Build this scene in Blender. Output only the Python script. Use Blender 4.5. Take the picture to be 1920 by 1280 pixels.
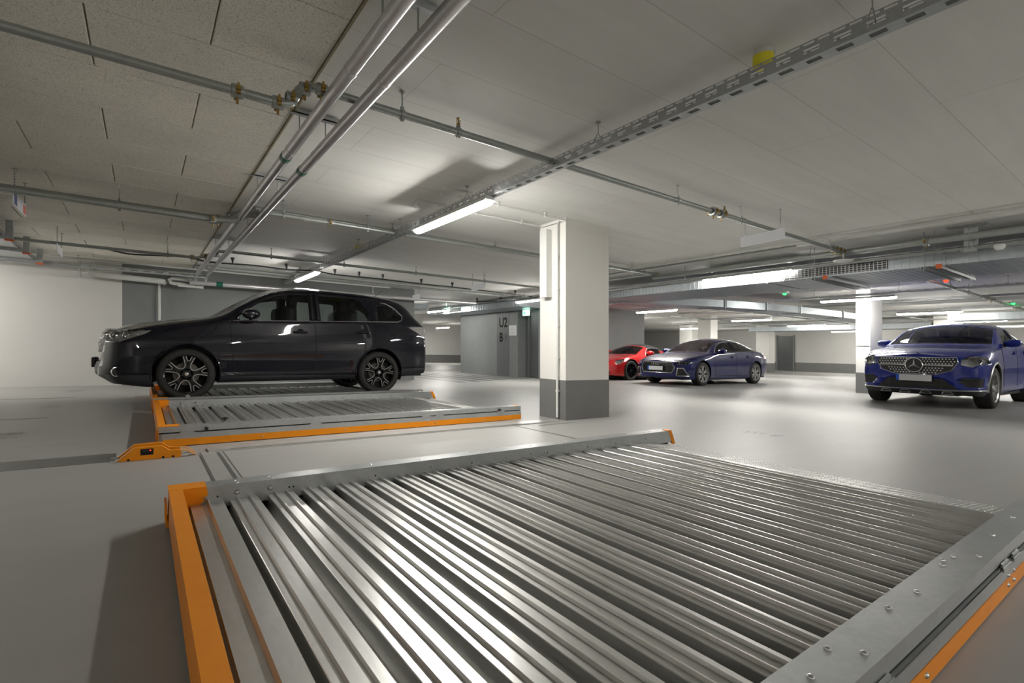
import bpy, bmesh, math, random
from mathutils import Vector, Matrix
from mathutils.bvhtree import BVHTree
random.seed(7)
for o in list(bpy.data.objects): bpy.data.objects.remove(o)
SC = bpy.context.scene
COL = SC.collection
PI = math.pi
# ---------------------------------------------------------------- camera, world, exposure
# The garage floor and ceiling fall by SL metres per metre along +X (drainage slope); heights below are above the local floor.
SL = 39/1610.
HC = .82
H = 2.44                     # ceiling height above the local floor
FPX = 948.
TH = math.atan(690/948.)     # camera heading, turned from +Y towards +X
cam = bpy.data.cameras.new('camera'); camo = bpy.data.objects.new('camera', cam); COL.objects.link(camo)
cam.sensor_width = 36; cam.lens = FPX/1920*36; cam.shift_y = 5/1920.
cam.clip_start = .02; cam.clip_end = 200
camo.location = (0, 0, HC); camo.rotation_euler = (PI/2, 0, -TH)
SC.camera = camo
world = bpy.data.worlds.new('world'); SC.world = world; world.use_nodes = True
world.node_tree.nodes['Background'].inputs[0].default_value = (.05, .05, .05, 1)
world.node_tree.nodes['Background'].inputs[1].default_value = .3
SC.view_settings.view_transform = 'Standard'; SC.view_settings.look = 'None'
SC.view_settings.gamma = 1; SC.view_settings.use_curve_mapping = False
SC.view_settings.exposure = 0.53
LAMP = 120.                  # tube luminance
try:
    SC.cycles.use_denoising = True
    SC.cycles.max_bounces = 8; SC.cycles.diffuse_bounces = 5; SC.cycles.glossy_bounces = 4
    SC.cycles.transmission_bounces = 8; SC.cycles.transparent_max_bounces = 12
    SC.cycles.caustics_reflective = False; SC.cycles.caustics_refractive = False
    SC.cycles.sample_clamp_indirect = 6
except Exception: pass

# ---------------------------------------------------------------- materials
def mat(name, col, rough=.5, metal=0., coat=0., emis=None, es=1., spec=None, alpha=None, trans=None, ior=None):
    m = bpy.data.materials.new(name); m.use_nodes = True
    b = m.node_tree.nodes['Principled BSDF']; I = b.inputs
    I['Base Color'].default_value = (*col, 1); I['Roughness'].default_value = rough; I['Metallic'].default_value = metal
    I['Coat Weight'].default_value = coat; I['Coat Roughness'].default_value = .03
    if emis: I['Emission Color'].default_value = (*emis, 1); I['Emission Strength'].default_value = es
    if spec is not None: I['Specular IOR Level'].default_value = spec
    if trans: I['Transmission Weight'].default_value = trans
    if ior: I['IOR'].default_value = ior
    return m
def nodes(m): return m.node_tree.nodes, m.node_tree.links, m.node_tree.nodes['Principled BSDF']
def texco(N, L, scale=(1,1,1), kind='Object', rot=(0,0,0)):
    t = N.new('ShaderNodeTexCoord'); mp = N.new('ShaderNodeMapping')
    mp.inputs['Scale'].default_value = scale; mp.inputs['Rotation'].default_value = rot
    L.new(t.outputs[kind], mp.inputs[0]); return mp.outputs[0]
def geopos(N, L, scale=(1,1,1)):
    t = N.new('ShaderNodeNewGeometry'); mp = N.new('ShaderNodeMapping')
    mp.inputs['Scale'].default_value = scale
    L.new(t.outputs['Position'], mp.inputs[0]); return mp.outputs[0]
def noise(N, L, vec, scale, detail=3, rough=.5, dist=0):
    n = N.new('ShaderNodeTexNoise'); n.inputs['Scale'].default_value = scale; n.inputs['Detail'].default_value = detail
    n.inputs['Roughness'].default_value = rough; n.inputs['Distortion'].default_value = dist
    L.new(vec, n.inputs['Vector']); return n.outputs['Fac']
def ramp(N, L, fac, stops):
    r = N.new('ShaderNodeValToRGB'); e = r.color_ramp.elements
    while len(e) > 1: e.remove(e[0])
    e[0].position = stops[0][0]; e[0].color = (*stops[0][1], 1)
    for p, c in stops[1:]:
        q = e.new(p); q.color = (*c, 1)
    L.new(fac, r.inputs[0]); return r.outputs[0]
def bump(N, L, h, b, strength=.2, dist=.01):
    n = N.new('ShaderNodeBump'); n.inputs['Strength'].default_value = strength; n.inputs['Distance'].default_value = dist
    L.new(h, n.inputs['Height']); L.new(n.outputs[0], b.inputs['Normal'])
def g3(v, t=(1,1,1)): return (v*t[0], v*t[1], v*t[2])

def noisy(name, c1, c2, scale=3, rough=.5, r2=None, bstr=0, bscale=200, metal=0, detail=4, spec=None, stretch=(1,1,1)):
    m = mat(name, c1, rough, metal, spec=spec); N, L, b = nodes(m); v = geopos(N, L, stretch)
    n = noise(N, L, v, scale, detail, .6)
    L.new(ramp(N, L, n, [(.3, c1), (.7, c2)]), b.inputs['Base Color'])
    if r2 is not None:
        rr = ramp(N, L, n, [(.3, g3(rough)), (.7, g3(r2))]); L.new(rr, b.inputs['Roughness'])
    if bstr: bump(N, L, noise(N, L, v, bscale, 2, .6), b, bstr, .002)
    return m
M = {}
WARM = (1., .985, .945)
def floor_mat():
    m = mat('floor coating', (.3,.3,.29), .34, spec=.24); N, L, b = nodes(m); v = geopos(N, L)
    n = noise(N, L, v, .8, 5, .6)
    vs = geopos(N, L, (.35, 1.6, 1)); n2 = noise(N, L, vs, 3.5, 4, .6)
    mx = N.new('ShaderNodeMath'); mx.operation = 'MULTIPLY_ADD'; mx.inputs[1].default_value = .5
    L.new(n2, mx.inputs[0]); 
    h = N.new('ShaderNodeMath'); h.operation = 'MULTIPLY'; h.inputs[1].default_value = .5; L.new(n, h.inputs[0]); L.new(h.outputs[0], mx.inputs[2])
    L.new(ramp(N, L, mx.outputs[0], [(.3, g3(.285, WARM)), (.7, g3(.325, WARM))]), b.inputs['Base Color'])
    L.new(ramp(N, L, n, [(.3, g3(.40)), (.7, g3(.46))]), b.inputs['Roughness'])
    bump(N, L, noise(N, L, v, 160, 2, .5), b, .22, .001)
    return m
M['floor'] = floor_mat()
def ceil_mat():
    m = mat('painted board marked concrete', (.6,.6,.57), .75); N, L, b = nodes(m); v = geopos(N, L)
    br = N.new('ShaderNodeTexBrick'); br.inputs['Scale'].default_value = 1; br.inputs['Mortar Size'].default_value = .0035
    br.inputs['Brick Width'].default_value = 2.7; br.inputs['Row Height'].default_value = .52; br.inputs['Mortar Smooth'].default_value = .4
    br.offset = .37
    br.inputs['Color1'].default_value = (.84,.835,.805,1); br.inputs['Color2'].default_value = (.82,.815,.785,1); br.inputs['Mortar'].default_value = (.64,.635,.605,1)
    mp = N.new('ShaderNodeMapping'); L.new(v, mp.inputs[0]); mp.inputs['Location'].default_value = (-1.36, .05, 0)
    L.new(mp.outputs[0], br.inputs['Vector'])
    vs = geopos(N, L, (.4, 3, 1)); n = noise(N, L, vs, 2.2, 6, .65)
    mul = N.new('ShaderNodeMix'); mul.data_type = 'RGBA'; mul.blend_type = 'MULTIPLY'; mul.inputs[0].default_value = 1
    L.new(br.outputs['Color'], mul.inputs[6]); L.new(ramp(N, L, n, [(.25, g3(.93)), (.6, g3(1.))]), mul.inputs[7])
    L.new(mul.outputs[2], b.inputs['Base Color'])
    bump(N, L, br.outputs['Fac'], b, -.3, .002)
    return m
M['ceiling'] = ceil_mat()
def wool_mat():
    m = mat('wood wool board', (.4,.38,.33), .95); N, L, b = nodes(m); v = geopos(N, L)
    nn = N.new('ShaderNodeTexNoise'); nn.inputs['Scale'].default_value = 45; nn.inputs['Detail'].default_value = 2; L.new(v, nn.inputs['Vector'])
    ad = N.new('ShaderNodeVectorMath'); ad.operation = 'MULTIPLY_ADD'; ad.inputs[1].default_value = (.05,.05,.05)
    L.new(nn.outputs['Color'], ad.inputs[0]); L.new(v, ad.inputs[2])
    vo = N.new('ShaderNodeTexVoronoi'); vo.feature = 'DISTANCE_TO_EDGE'; vo.inputs['Scale'].default_value = 115; L.new(ad.outputs[0], vo.inputs['Vector'])
    c = ramp(N, L, vo.outputs['Distance'], [(0, (.98,.95,.87)), (.16, (.92,.89,.80)), (.36, (.42,.385,.325))])
    n2 = noise(N, L, v, 1.6, 4)
    mul = N.new('ShaderNodeMix'); mul.data_type = 'RGBA'; mul.blend_type = 'MULTIPLY'; mul.inputs[0].default_value = 1
    L.new(c, mul.inputs[6]); L.new(ramp(N, L, n2, [(.3, (.86,.86,.86)), (.7, (1,.99,.97))]), mul.inputs[7])
    L.new(mul.outputs[2], b.inputs['Base Color'])
    bump(N, L, vo.outputs['Distance'], b, -.5, .004)
    return m
M['wool'] = wool_mat()
M['wool_edge'] = noisy('cut edge of board', (.30,.26,.17), (.42,.37,.25), 60, .9)
M['white_wall'] = noisy('white wall paint', g3(.56, WARM), g3(.59, WARM), 1.5, .6, bstr=.05)
M['pillar_white'] = noisy('white pillar paint', g3(.74, (1,.985,.93)), g3(.77, (1,.985,.93)), 1.5, .55)
M['band'] = noisy('grey band paint', g3(.155, (1,1,.97)), g3(.18, (1,1,.97)), 3, .5)
M['grey_wall'] = noisy('grey wall paint', (.17,.18,.18), (.195,.205,.205), 1.5, .55)
M['grey_dark'] = noisy('dark grey paint', (.105,.11,.11), (.12,.125,.125), 2, .5)
M['door'] = noisy('grey door paint', (.075,.08,.083), (.085,.09,.092), 2, .35)
M['mark'] = noisy('dark floor paint', (.075,.075,.075), (.1,.098,.095), 9, .4)
M['mark_worn'] = noisy('worn floor stencil', (.13,.13,.125), (.2,.2,.19), 30, .5)
def galv(name, c, c2, rough, scale=45, stretch=(1,1,1), metal=.62):
    m = mat(name, c, rough, metal); N, L, b = nodes(m); v = geopos(N, L, stretch)
    vo = N.new('ShaderNodeTexVoronoi'); vo.inputs['Scale'].default_value = scale; L.new(v, vo.inputs['Vector'])
    n = noise(N, L, v, 6, 4, .6)
    s = N.new('ShaderNodeMath'); s.operation = 'MULTIPLY_ADD'; s.inputs[1].default_value = .22; sp = N.new('ShaderNodeSeparateColor'); L.new(vo.outputs['Color'], sp.inputs[0])
    L.new(sp.outputs[0], s.inputs[0]); L.new(n, s.inputs[2])
    L.new(ramp(N, L, s.outputs[0], [(.3, c), (.9, c2)]), b.inputs['Base Color'])
    return m
M['galv'] = galv('galvanised steel', (.40,.42,.43), (.50,.52,.53), .42)
M['galv_light'] = galv('pale galvanised sheet', (.355,.37,.37), (.44,.455,.455), .36, 60)
M['deck'] = galv('worn galvanised deck', (.55,.55,.535), (.66,.655,.635), .31, 70, (1,.3,1), .8)
M['rail_steel'] = galv('floor rail steel', (.47,.47,.45), (.56,.56,.54), .4)
M['chequer'] = galv('chequer plate', (.40,.40,.39), (.50,.50,.48), .36)
M['duct'] = galv('ventilation duct sheet', (.42,.46,.48), (.50,.54,.56), .42, 12, (1,1,1), .6)
M['pipe_galv'] = galv('galvanised pipe', (.31,.33,.32), (.40,.42,.40), .36, 30)
M['silver'] = galv('crinkled aluminium lagging', (.56,.55,.56), (.66,.65,.66), .33, 60, (1,1,1), .7)
M['orange'] = noisy('orange powder coat', (.78,.255,.004), (.84,.285,.006), 6, .42, spec=.3)
M['orange_red'] = mat('orange red plastic', (.75,.13,.02), .45)
M['brass'] = mat('brass bolt', (.36,.24,.07), .4, .8)
M['bolt'] = mat('zinc bolt', (.55,.55,.54), .28, .95)
M['black'] = mat('black plastic', (.012,.012,.013), .45)
M['hole'] = mat('dark recess', (.006,.006,.006), .9)
M['rubber'] = noisy('tyre rubber', (.017,.016,.015), (.026,.024,.022), 20, .75)
M['chrome'] = mat('chrome', (.75,.75,.76), .12, 1)
M['alu'] = mat('machined alloy', (.62,.62,.62), .25, .95)
M['alu_dark'] = mat('gloss black alloy', (.012,.012,.012), .2, .3, coat=.5)
M['alu_grey'] = mat('silver grey alloy', (.40,.40,.40), .3, .85)
M['disc'] = mat('brake disc', (.12,.11,.10), .4, .8)
M['white_pl'] = mat('white plastic', (.72,.72,.70), .4)
M['white_pl2'] = mat('off white plastic', (.62,.63,.60), .45)
M['plate'] = mat('number plate', (.66,.66,.67), .4)
M['eu_blue'] = mat('plate blue', (.005,.10,.62), .4)
M['yellow'] = mat('yellow plastic', (.78,.70,.02), .4)
M['green_tape'] = mat('green marker band', (.0,.12,.07), .4)
M['green_word'] = mat('pale print', (.5,.6,.5), .5)
M['sign'] = mat('hanging sign', (.60,.61,.64), .45)
M['sign_blue'] = mat('blue print', (.03,.05,.18), .5)
M['sign_red'] = mat('red print', (.6,.08,.04), .5)
M['paper'] = mat('paper', (.72,.72,.72), .6)
M['grille'] = mat('duct grille', (.03,.03,.03), .6)
M['lining'] = mat('grey trim cloth', (.30,.30,.28), .8)
M['seat'] = mat('black seat cloth', (.02,.02,.022), .6)
M['cladding'] = mat('black bumper plastic', (.018,.02,.024), .35)
M['navy_black'] = mat('black metallic paint', (.0035,.0035,.010), .30, .0, coat=1, spec=.1)
M['blue_dark'] = mat('dark blue metallic paint', (.002,.005,.075), .4, .0, coat=1, spec=.15)
M['blue'] = mat('bright blue metallic paint', (.003,.016,.24), .4, .0, coat=1, spec=.15)
M['red'] = mat('red paint', (.5,.012,.012), .25, .1, coat=1)
M['black_paint'] = mat('black paint', (.008,.008,.01), .25, .2, coat=1)
M['soft_top'] = mat('black canvas', (.02,.02,.021), .8)
def glass_mat(name, tint, mix):
    m = bpy.data.materials.new(name); m.use_nodes = True; N = m.node_tree.nodes; L = m.node_tree.links
    for n in list(N): N.remove(n)
    o = N.new('ShaderNodeOutputMaterial'); t = N.new('ShaderNodeBsdfTransparent'); t.inputs[0].default_value = (*tint, 1)
    g = N.new('ShaderNodeBsdfGlossy'); g.inputs['Roughness'].default_value = .02; g.inputs[0].default_value = (.9,.9,.9,1)
    f = N.new('ShaderNodeFresnel'); f.inputs[0].default_value = mix; x = N.new('ShaderNodeMixShader')
    L.new(f.outputs[0], x.inputs[0]); L.new(t.outputs[0], x.inputs[1]); L.new(g.outputs[0], x.inputs[2]); L.new(x.outputs[0], o.inputs[0])
    return m
M['glass'] = glass_mat('car glass', (.66,.70,.68), 1.5)
M['glass_dark'] = glass_mat('tinted car glass', (.35,.38,.38), 1.5)
M['windshield'] = glass_mat('windshield glass', (.46,.49,.48), 1.6)
M['lamp_glass'] = glass_mat('headlamp lens', (.94,.95,.95), 1.45)
M['lamp_inner'] = mat('headlamp reflector', (.72,.72,.70), .35, .4)
M['tail'] = mat('clear tail lamp', (.62,.60,.60), .12, .6, coat=1)
def emit(name, col, s): return mat(name, (0,0,0), .5, emis=col, es=s)
M['tube'] = emit('lit diffuser', (1, .975, .92), LAMP)
M['led_red'] = emit('red led', (1,.03,.01), 3)
M['led_green'] = emit('green led', (.02,1,.10), 4)
M['exit'] = emit('lit exit sign', (.55,1,.80), 2.6)
M['exit_green'] = emit('green of exit sign', (.0,.45,.2), 1.6)
# ---------------------------------------------------------------- mesh builder
class MB:
    def __init__(s, off=(0,0,0), sc=1.): s.v = []; s.f = []; s.o = off; s.s = sc
    def add(s, vs, fs):
        b = len(s.v); o = s.o; k = s.s
        s.v += [(v[0]*k+o[0], v[1]*k+o[1], v[2]*k+o[2]) for v in vs]; s.f += [tuple(i+b for i in f) for f in fs]; return s
    def box(s, x0, x1, y0, y1, z0, z1):
        return s.add([(x0,y0,z0),(x1,y0,z0),(x1,y1,z0),(x0,y1,z0),(x0,y0,z1),(x1,y0,z1),(x1,y1,z1),(x0,y1,z1)],
            [(0,3,2,1),(4,5,6,7),(0,1,5,4),(1,2,6,5),(2,3,7,6),(3,0,4,7)])
    def cbox(s, c, sz): return s.box(c[0]-sz[0]/2, c[0]+sz[0]/2, c[1]-sz[1]/2, c[1]+sz[1]/2, c[2]-sz[2]/2, c[2]+sz[2]/2)
    def prism(s, poly, axis, a, b):
        """2D polygon extruded along an axis from a to b (axis 0: poly is (y,z), 1: (x,z), 2: (x,y))"""
        n = len(poly)
        def P(p, t): return (t, p[0], p[1]) if axis == 0 else ((p[0], t, p[1]) if axis == 1 else (p[0], p[1], t))
        vs = [P(p, a) for p in poly]+[P(p, b) for p in poly]
        fs = [tuple(range(n)), tuple(range(2*n-1, n-1, -1))]+[(i, i+n, (i+1) % n+n, (i+1) % n) for i in range(n)]
        ar = sum(poly[i][0]*poly[(i+1) % n][1]-poly[(i+1) % n][0]*poly[i][1] for i in range(n))
        flip = (ar > 0) != (b < a)
        if axis == 1: flip = not flip
        if not flip: fs = [f[::-1] for f in fs]
        return s.add(vs, [f[::-1] for f in fs] if False else fs)
    def tube(s, pts, r, n=8, closed=False, cap=True):
        P = [Vector(p) for p in pts]; m = len(P); up = Vector((0,0,1)); vs = []; prev = None
        for i, p in enumerate(P):
            if closed: t = P[(i+1) % m]-P[i-1]
            else: t = P[min(i+1, m-1)]-P[max(i-1, 0)]
            if t.length < 1e-9: t = Vector((1,0,0))
            t.normalize()
            if prev is None:
                a = up if abs(t.dot(up)) < .95 else Vector((1,0,0)); nrm = (a-t*a.dot(t)).normalized()
            else: nrm = (prev-t*prev.dot(t)).normalized()
            prev = nrm; bi = t.cross(nrm); rr = r[i] if isinstance(r, (list, tuple)) else r
            vs += [tuple(p+(nrm*math.cos(2*PI*k/n+PI/n)+bi*math.sin(2*PI*k/n+PI/n))*rr) for k in range(n)]
        fs = []
        for i in range(m if closed else m-1):
            j = (i+1) % m
            fs += [(i*n+k, i*n+(k+1) % n, j*n+(k+1) % n, j*n+k) for k in range(n)]
        if cap and not closed: fs += [tuple(range(n-1, -1, -1)), tuple(range((m-1)*n, m*n))]
        return s.add(vs, fs)
    def lathe(s, prof, c, axis='z', n=24, a0=0, a1=2*PI):
        """prof: list of (radius, height)"""
        vs = []; full = abs(a1-a0-2*PI) < 1e-6; k = n if full else n+1
        for r, h in prof:
            for i in range(k):
                a = a0+(a1-a0)*i/n; x, y = r*math.cos(a), r*math.sin(a)
                vs.append({'z': (c[0]+x, c[1]+y, c[2]+h), 'y': (c[0]+x, c[1]+h, c[2]+y), 'x': (c[0]+h, c[1]+x, c[2]+y)}[axis])
        fs = []
        for j in range(len(prof)-1):
            for i in range(k if full else k-1):
                q = (j*k+i, j*k+(i+1) % k, (j+1)*k+(i+1) % k, (j+1)*k+i)
                fs.append(q)
        return s.add(vs, fs)
    def cyl(s, p, q, r, n=12): return s.tube([p, q], r, n)
    def quad(s, a, b, c, d): return s.add([a,b,c,d], [(0,1,2,3)])
ORG = {}
def mesh_from(name, v, f, mt, org, smooth):
    me = bpy.data.meshes.new(name)
    me.from_pydata([(p[0]-org[0], p[1]-org[1], p[2]-org[2]-SL*(p[0]-org[0])) for p in v], [], f)
    bm = bmesh.new(); bm.from_mesh(me)
    if smooth != 'keep': bmesh.ops.recalc_face_normals(bm, faces=bm.faces)
    bm.to_mesh(me); bm.free()
    me.materials.append(mt if not isinstance(mt, str) else M[mt])
    if smooth:
        me.polygons.foreach_set('use_smooth', [True]*len(me.polygons))
        if smooth is True: me.set_sharp_from_angle(angle=math.radians(38))
    me.update(); return me
def thing(name, label, cat, base, group=None):
    o = bpy.data.objects.new(name, None); COL.objects.link(o); o.empty_display_size = .1
    o.location = (base[0], base[1], base[2]-SL*base[0]); o['label'] = label; o['category'] = cat
    if group: o['group'] = group
    ORG[o.name] = base; return o
def part(root, name, mb, mt, label=None, smooth=False, kind=None):
    org = ORG[root.name]
    me = mesh_from(name, mb.v, mb.f, mt, org, smooth)
    o = bpy.data.objects.new(name, me); COL.objects.link(o); o.parent = root; ORG[o.name] = org
    if label: o['label'] = label
    if kind: o['kind'] = kind
    return o
def auto_org(mb):
    xs, ys, zs = zip(*mb.v); return ((min(xs)+max(xs))/2, (min(ys)+max(ys))/2, min(zs))
def solo(name, label, cat, mb, mt, group=None, smooth=False):
    org = auto_org(mb); me = mesh_from(name, mb.v, mb.f, mt, org, smooth)
    o = bpy.data.objects.new(name, me); COL.objects.link(o); o.location = (org[0], org[1], org[2]-SL*org[0])
    o['label'] = label; o['category'] = cat; ORG[o.name] = org
    if group: o['group'] = group
    return o
def struct(name, mb, mt, label=None, parent=None, smooth=False):
    org = ORG[parent.name] if parent else auto_org(mb)
    me = mesh_from(name, mb.v, mb.f, mt, org, smooth); o = bpy.data.objects.new(name, me); COL.objects.link(o); ORG[o.name] = org
    if parent: o.parent = parent
    else: o.location = (org[0], org[1], org[2]-SL*org[0]); o['kind'] = 'structure'
    if label: o['label'] = label
    return o
def dup(root, d, label=None, group=None):
    """copy a thing with copies of its parts and sub-parts, moved by d = (dX, dY, dz above floor)"""
    def cp(o, par):
        c = o.copy(); COL.objects.link(c); c.parent = par
        ORG[c.name] = ORG[root.name]
        for ch in o.children: cp(ch, c)
        return c
    r = cp(root, None); b = ORG[root.name]; nb = (b[0]+d[0], b[1]+d[1], b[2]+d[2]); ORG[r.name] = nb
    def setorg(o):
        ORG[o.name] = nb
        for ch in o.children: setorg(ch)
    setorg(r)
    r.location = (nb[0], nb[1], nb[2]-SL*nb[0])
    if label: r['label'] = label
    if group: r['group'] = group
    return r
def multi(root, name, mbs, mt, label=None, smooth=False): return [part(root, name, m, mt, label, smooth) for m in mbs]
def share(root, name, src, d, label=None):
    """another part of root that shares src's mesh, shifted by d"""
    o = bpy.data.objects.new(name, src.data); COL.objects.link(o); o.parent = root
    o.location = (src.location[0]+d[0], src.location[1]+d[1], src.location[2]+d[2]-SL*d[0]); ORG[o.name] = ORG[root.name]
    if label: o['label'] = label
    return o
_txt = {}
def text_mb(txt, place, size, bold=0., align='CENTER'):
    """text outlines as a mesh; place(u, v) gives the 3D point of a 2D text coordinate"""
    cu = bpy.data.curves.new('t', 'FONT'); cu.body = txt; cu.size = size; cu.align_x = align; cu.align_y = 'CENTER'; cu.resolution_u = 3; cu.offset = bold
    o = bpy.data.objects.new('t', cu); COL.objects.link(o)
    me = bpy.data.meshes.new_from_object(o.evaluated_get(bpy.context.evaluated_depsgraph_get()))
    mb = MB(); mb.add([place(v.co.x, v.co.y) for v in me.vertices], [tuple(p.vertices) for p in me.polygons])
    bpy.data.objects.remove(o); bpy.data.meshes.remove(me); return mb
# ---------------------------------------------------------------- the setting
X0, X1, Y0, Y1 = -5.5, 31., -8., 33.
fl = struct('floor', MB().box(X0, X1, Y0, Y1, -.25, 0), 'floor')
ce = struct('ceiling', MB().box(X0, X1, Y0, Y1, H, H+.25), 'ceiling')
# wood wool boards under the slab, each a board of its own, half bond
EDGE = .815; PX, PY = 1.032, .6485
pn = {}
def panel(x0, x1, y0, y1):
    w = round(x1-x0, 3); g = .0035
    mb = MB(); b = .004; x0 += g; x1 -= g; yy0 = y0+.0022; yy1 = y1-.0022; zb = H-.03; zt = H+.001
    mb.add([(x0+b,yy0+b,zb),(x1-b,yy0+b,zb),(x1-b,yy1-b,zb),(x0+b,yy1-b,zb),(x0,yy0,zb+b),(x1,yy0,zb+b),(x1,yy1,zb+b),(x0,yy1,zb+b),(x0,yy0,zt),(x1,yy0,zt),(x1,yy1,zt),(x0,yy1,zt)],
        [(0,3,2,1),(0,1,5,4),(1,2,6,5),(2,3,7,6),(3,0,4,7),(4,5,9,8),(5,6,10,9),(6,7,11,10),(7,4,8,11)])
    struct('ceiling_board', mb, 'wool', parent=ce)
r = 0; y = 3.10-PY*5
while y < 12.66:
    odd = r % 2
    xs = [EDGE]
    x = (-.231 if odd else .285)
    while x > -3.6: xs.append(x); x -= PX
    for a, b in zip(xs[1:], xs[:-1]): panel(a, b, y, min(y+PY, 12.66))
    y += PY; r += 1
struct('ceiling_board_edge', MB().box(EDGE, EDGE+.012, 3.10-PY*5, 12.66, H-.034, H), 'wool_edge', parent=ce)
# walls
def wall(name, x0, x1, y0, y1, mt, z0=-.1, z1=H+.05): return struct(name, MB().box(x0, x1, y0, y1, z0, z1), mt)
wall('wall_back', X0, -.35, 12.66, 12.9, 'white_wall')
wall('wall_back_grey', -.35, 5.93, 12.66, 12.9, 'grey_wall')
wall('wall_back_return', 5.78, 5.93, 12.9, 20, 'grey_wall')
wall('wall_left', X0-.2, X0, Y0, Y1, 'white_wall')
wall('wall_near', X0, X1, Y0-.2, Y0, 'white_wall')
wall('wall_right', X1, X1+.2, Y0, Y1, 'white_wall')
wall('wall_far', X0, X1, Y1-3.0, Y1-2.8, 'white_wall')
struct('baseboard_right', MB().box(X1-.012, X1, Y0, Y1, 0, .5), 'band')
struct('baseboard_far', MB().box(6, X1, Y1-3.012, Y1-3.0, 0, .5), 'band')
# stair core with the grey door
core = wall('wall_core', 9.65, 15.4, 12.95, 16.55, 'grey_wall')
struct('wall_core_stub', MB().box(9.65, 10.1, 11.3, 11.9, -.1, H+.05), 'grey_wall')
struct('wall_core_link', MB().box(10.1, 15.4, 12.6, 12.95, -.1, H+.05), 'grey_wall')
struct('wall_core_recess', MB().box(9.96, 10.1, 11.9, 12.95, -.1, H+.05), 'grey_dark')
struct('wall_core_lintel', MB().box(9.65, 10.0, 11.9, 12.95, 2.12, H+.05), 'grey_dark')
struct('trim_1', MB().box(9.642, 9.65, 13.42, 14.12, 0, 2.2), 'grey_dark', label='dark grey painted panel behind the level letters')
struct('trim_2', MB().box(9.636, 9.65, 13.1, 16.55, 2.1, H), 'grey_dark', label='dark strip painted along the top of the grey core')
dr = struct('door_1', MB().box(9.90, 9.95, 11.95, 12.62, 0.01, 2.08), 'door', label='dark grey steel door in the core wall')
struct('door_frame', MB().box(9.86, 9.95, 11.90, 11.95, 0, 2.12).box(9.86, 9.95, 12.62, 12.68, 0, 2.12).box(9.86, 9.95, 11.9, 12.68, 2.08, 2.12), 'grey_dark', parent=dr)
struct('door_handle', MB().tube([(9.90,12.56,1.0),(9.85,12.56,1.0),(9.85,12.45,1.0)], .011), 'chrome', parent=dr, smooth=True)
# small door in the far right wall
d2 = struct('door_2', MB().box(X1-.05, X1, 14.35, 15.25, 0, 2.05), 'door', label='dark grey door in the far white wall')
struct('door_frame', MB().box(X1-.08, X1, 15.25, 15.33, 0, 2.1).box(X1-.08, X1, 14.27, 14.35, 0, 2.1), 'grey_wall', parent=d2)
# pillars
PLAB = {}
def pillar(x0, x1, y0, y1, label, mt='pillar_white'):
    p = thing('concrete_pillar', label, 'pillar', ((x0+x1)/2, (y0+y1)/2, 0))
    part(p, 'shaft', MB().box(x0+.004, x1-.004, y0+.004, y1-.004, 0, H+.01), mt)
    e = .0
    part(p, 'painted_base', MB().box(x0, x1, y0, y1, 0, .482), 'band', label='grey painted band at the foot')
    return p
pillar(4.10, 4.85, 4.535, 5.03, 'large white pillar with grey foot behind the front parking pallet, trunking on its left side')
pillar(13.65, 14.4, 4.60, 4.90, 'brightly lit white pillar to the left of the bright blue car')
pillar(18.6, 19.1, 11.85, 12.45, 'white pillar behind the roof of the dark blue car')
pillar(25.0, 25.6, 12.75, 13.4, 'white pillar just right of the dark blue car, beside the far dark door')
pillar(23.4, 24.1, 5.35, 5.9, 'narrow white pillar seen above the roof of the bright blue car')
pillar(24.0, 24.7, 16.4, 17.2, 'white pillar in the far row behind the dark blue car, left of the nearer pillar')
pillar(9.6, 10.35, 21.2, 22.1, 'white pillar seen between the black car and the grey core')
# ---------------------------------------------------------------- floor paint
def mark(label, x0, x1, y0, y1, mt='mark', group=None):
    return solo('floor_marking', label, 'floor marking', MB().box(x0, x1, y0, y1, .0004, .0016), mt, group)
mark('broad dark painted stripe running left from the orange cover box', -5.4, -.165, 4.47, 4.80)
mark('thin dark bay line on the left floor, nearer of two', -3.4, -.84, 7.385, 7.425)
mark('thin dark bay line on the left floor, closer to the white wall', -3.6, -.84, 9.97, 10.01)
for k, (x, y0, y1) in enumerate(((9.42, 12.2, 16.4), (8.86, 12.0, 16.2), (8.30, 11.8, 16.0), (7.74, 11.6, 15.8), (7.18, 11.4, 15.6), (6.62, 11.2, 15.4))):
    mark('dark stripe of the hatched no-parking area before the grey core, %s' % ['nearest the core wall', 'second from the core wall', 'third from the core wall', 'fourth from the core wall', 'fifth from the core wall', 'farthest from the core wall'][k], x-.12, x+.12, y0, y1, 'mark', 'hatched stripes before the stair core')
def stencil(txt, cx, cy, size, label, st=1.6):
    solo('floor_marking', label, 'floor marking', text_mb(txt, lambda u, v: (cx-v*st, cy+u, .0012), size), 'mark_worn')
stencil('B 155', 5.3, 2.77, .165, 'dark stencilled bay number B 155 on the floor right of the front pallet')
stencil('B 160', -.95, 6.15, .165, 'worn stencilled bay number on the left floor, nearest of three')
stencil('B 161', -.95, 8.7, .165, 'worn stencilled bay number on the left floor, middle one of three')
stencil('B 162', -.95, 11.3, .165, 'worn stencilled bay number on the left floor, nearest the white wall')
# ---------------------------------------------------------------- sliding parking pallets
L, WD, ZT, ZD = 3.60, 2.42, .162, .088
BX, BY = .09, .42
def bolt_mb(p, ax, r=.011, h=.007):
    mb = MB(); prof = [(r, 0), (r*.92, h*.5), (r*.5, h), (0.001, h)]
    mb.lathe([(a, -b if ax in 'Yn' else b) for a, b in prof], p, {'z': 'z', 'y': 'y', 'Y': 'y'}[ax], 8); return mb
pal = thing('parking_pallet', 'empty galvanised parking pallet in the foreground with orange edges', 'parking pallet', (BX, BY, 0), 'sliding parking pallets')
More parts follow.
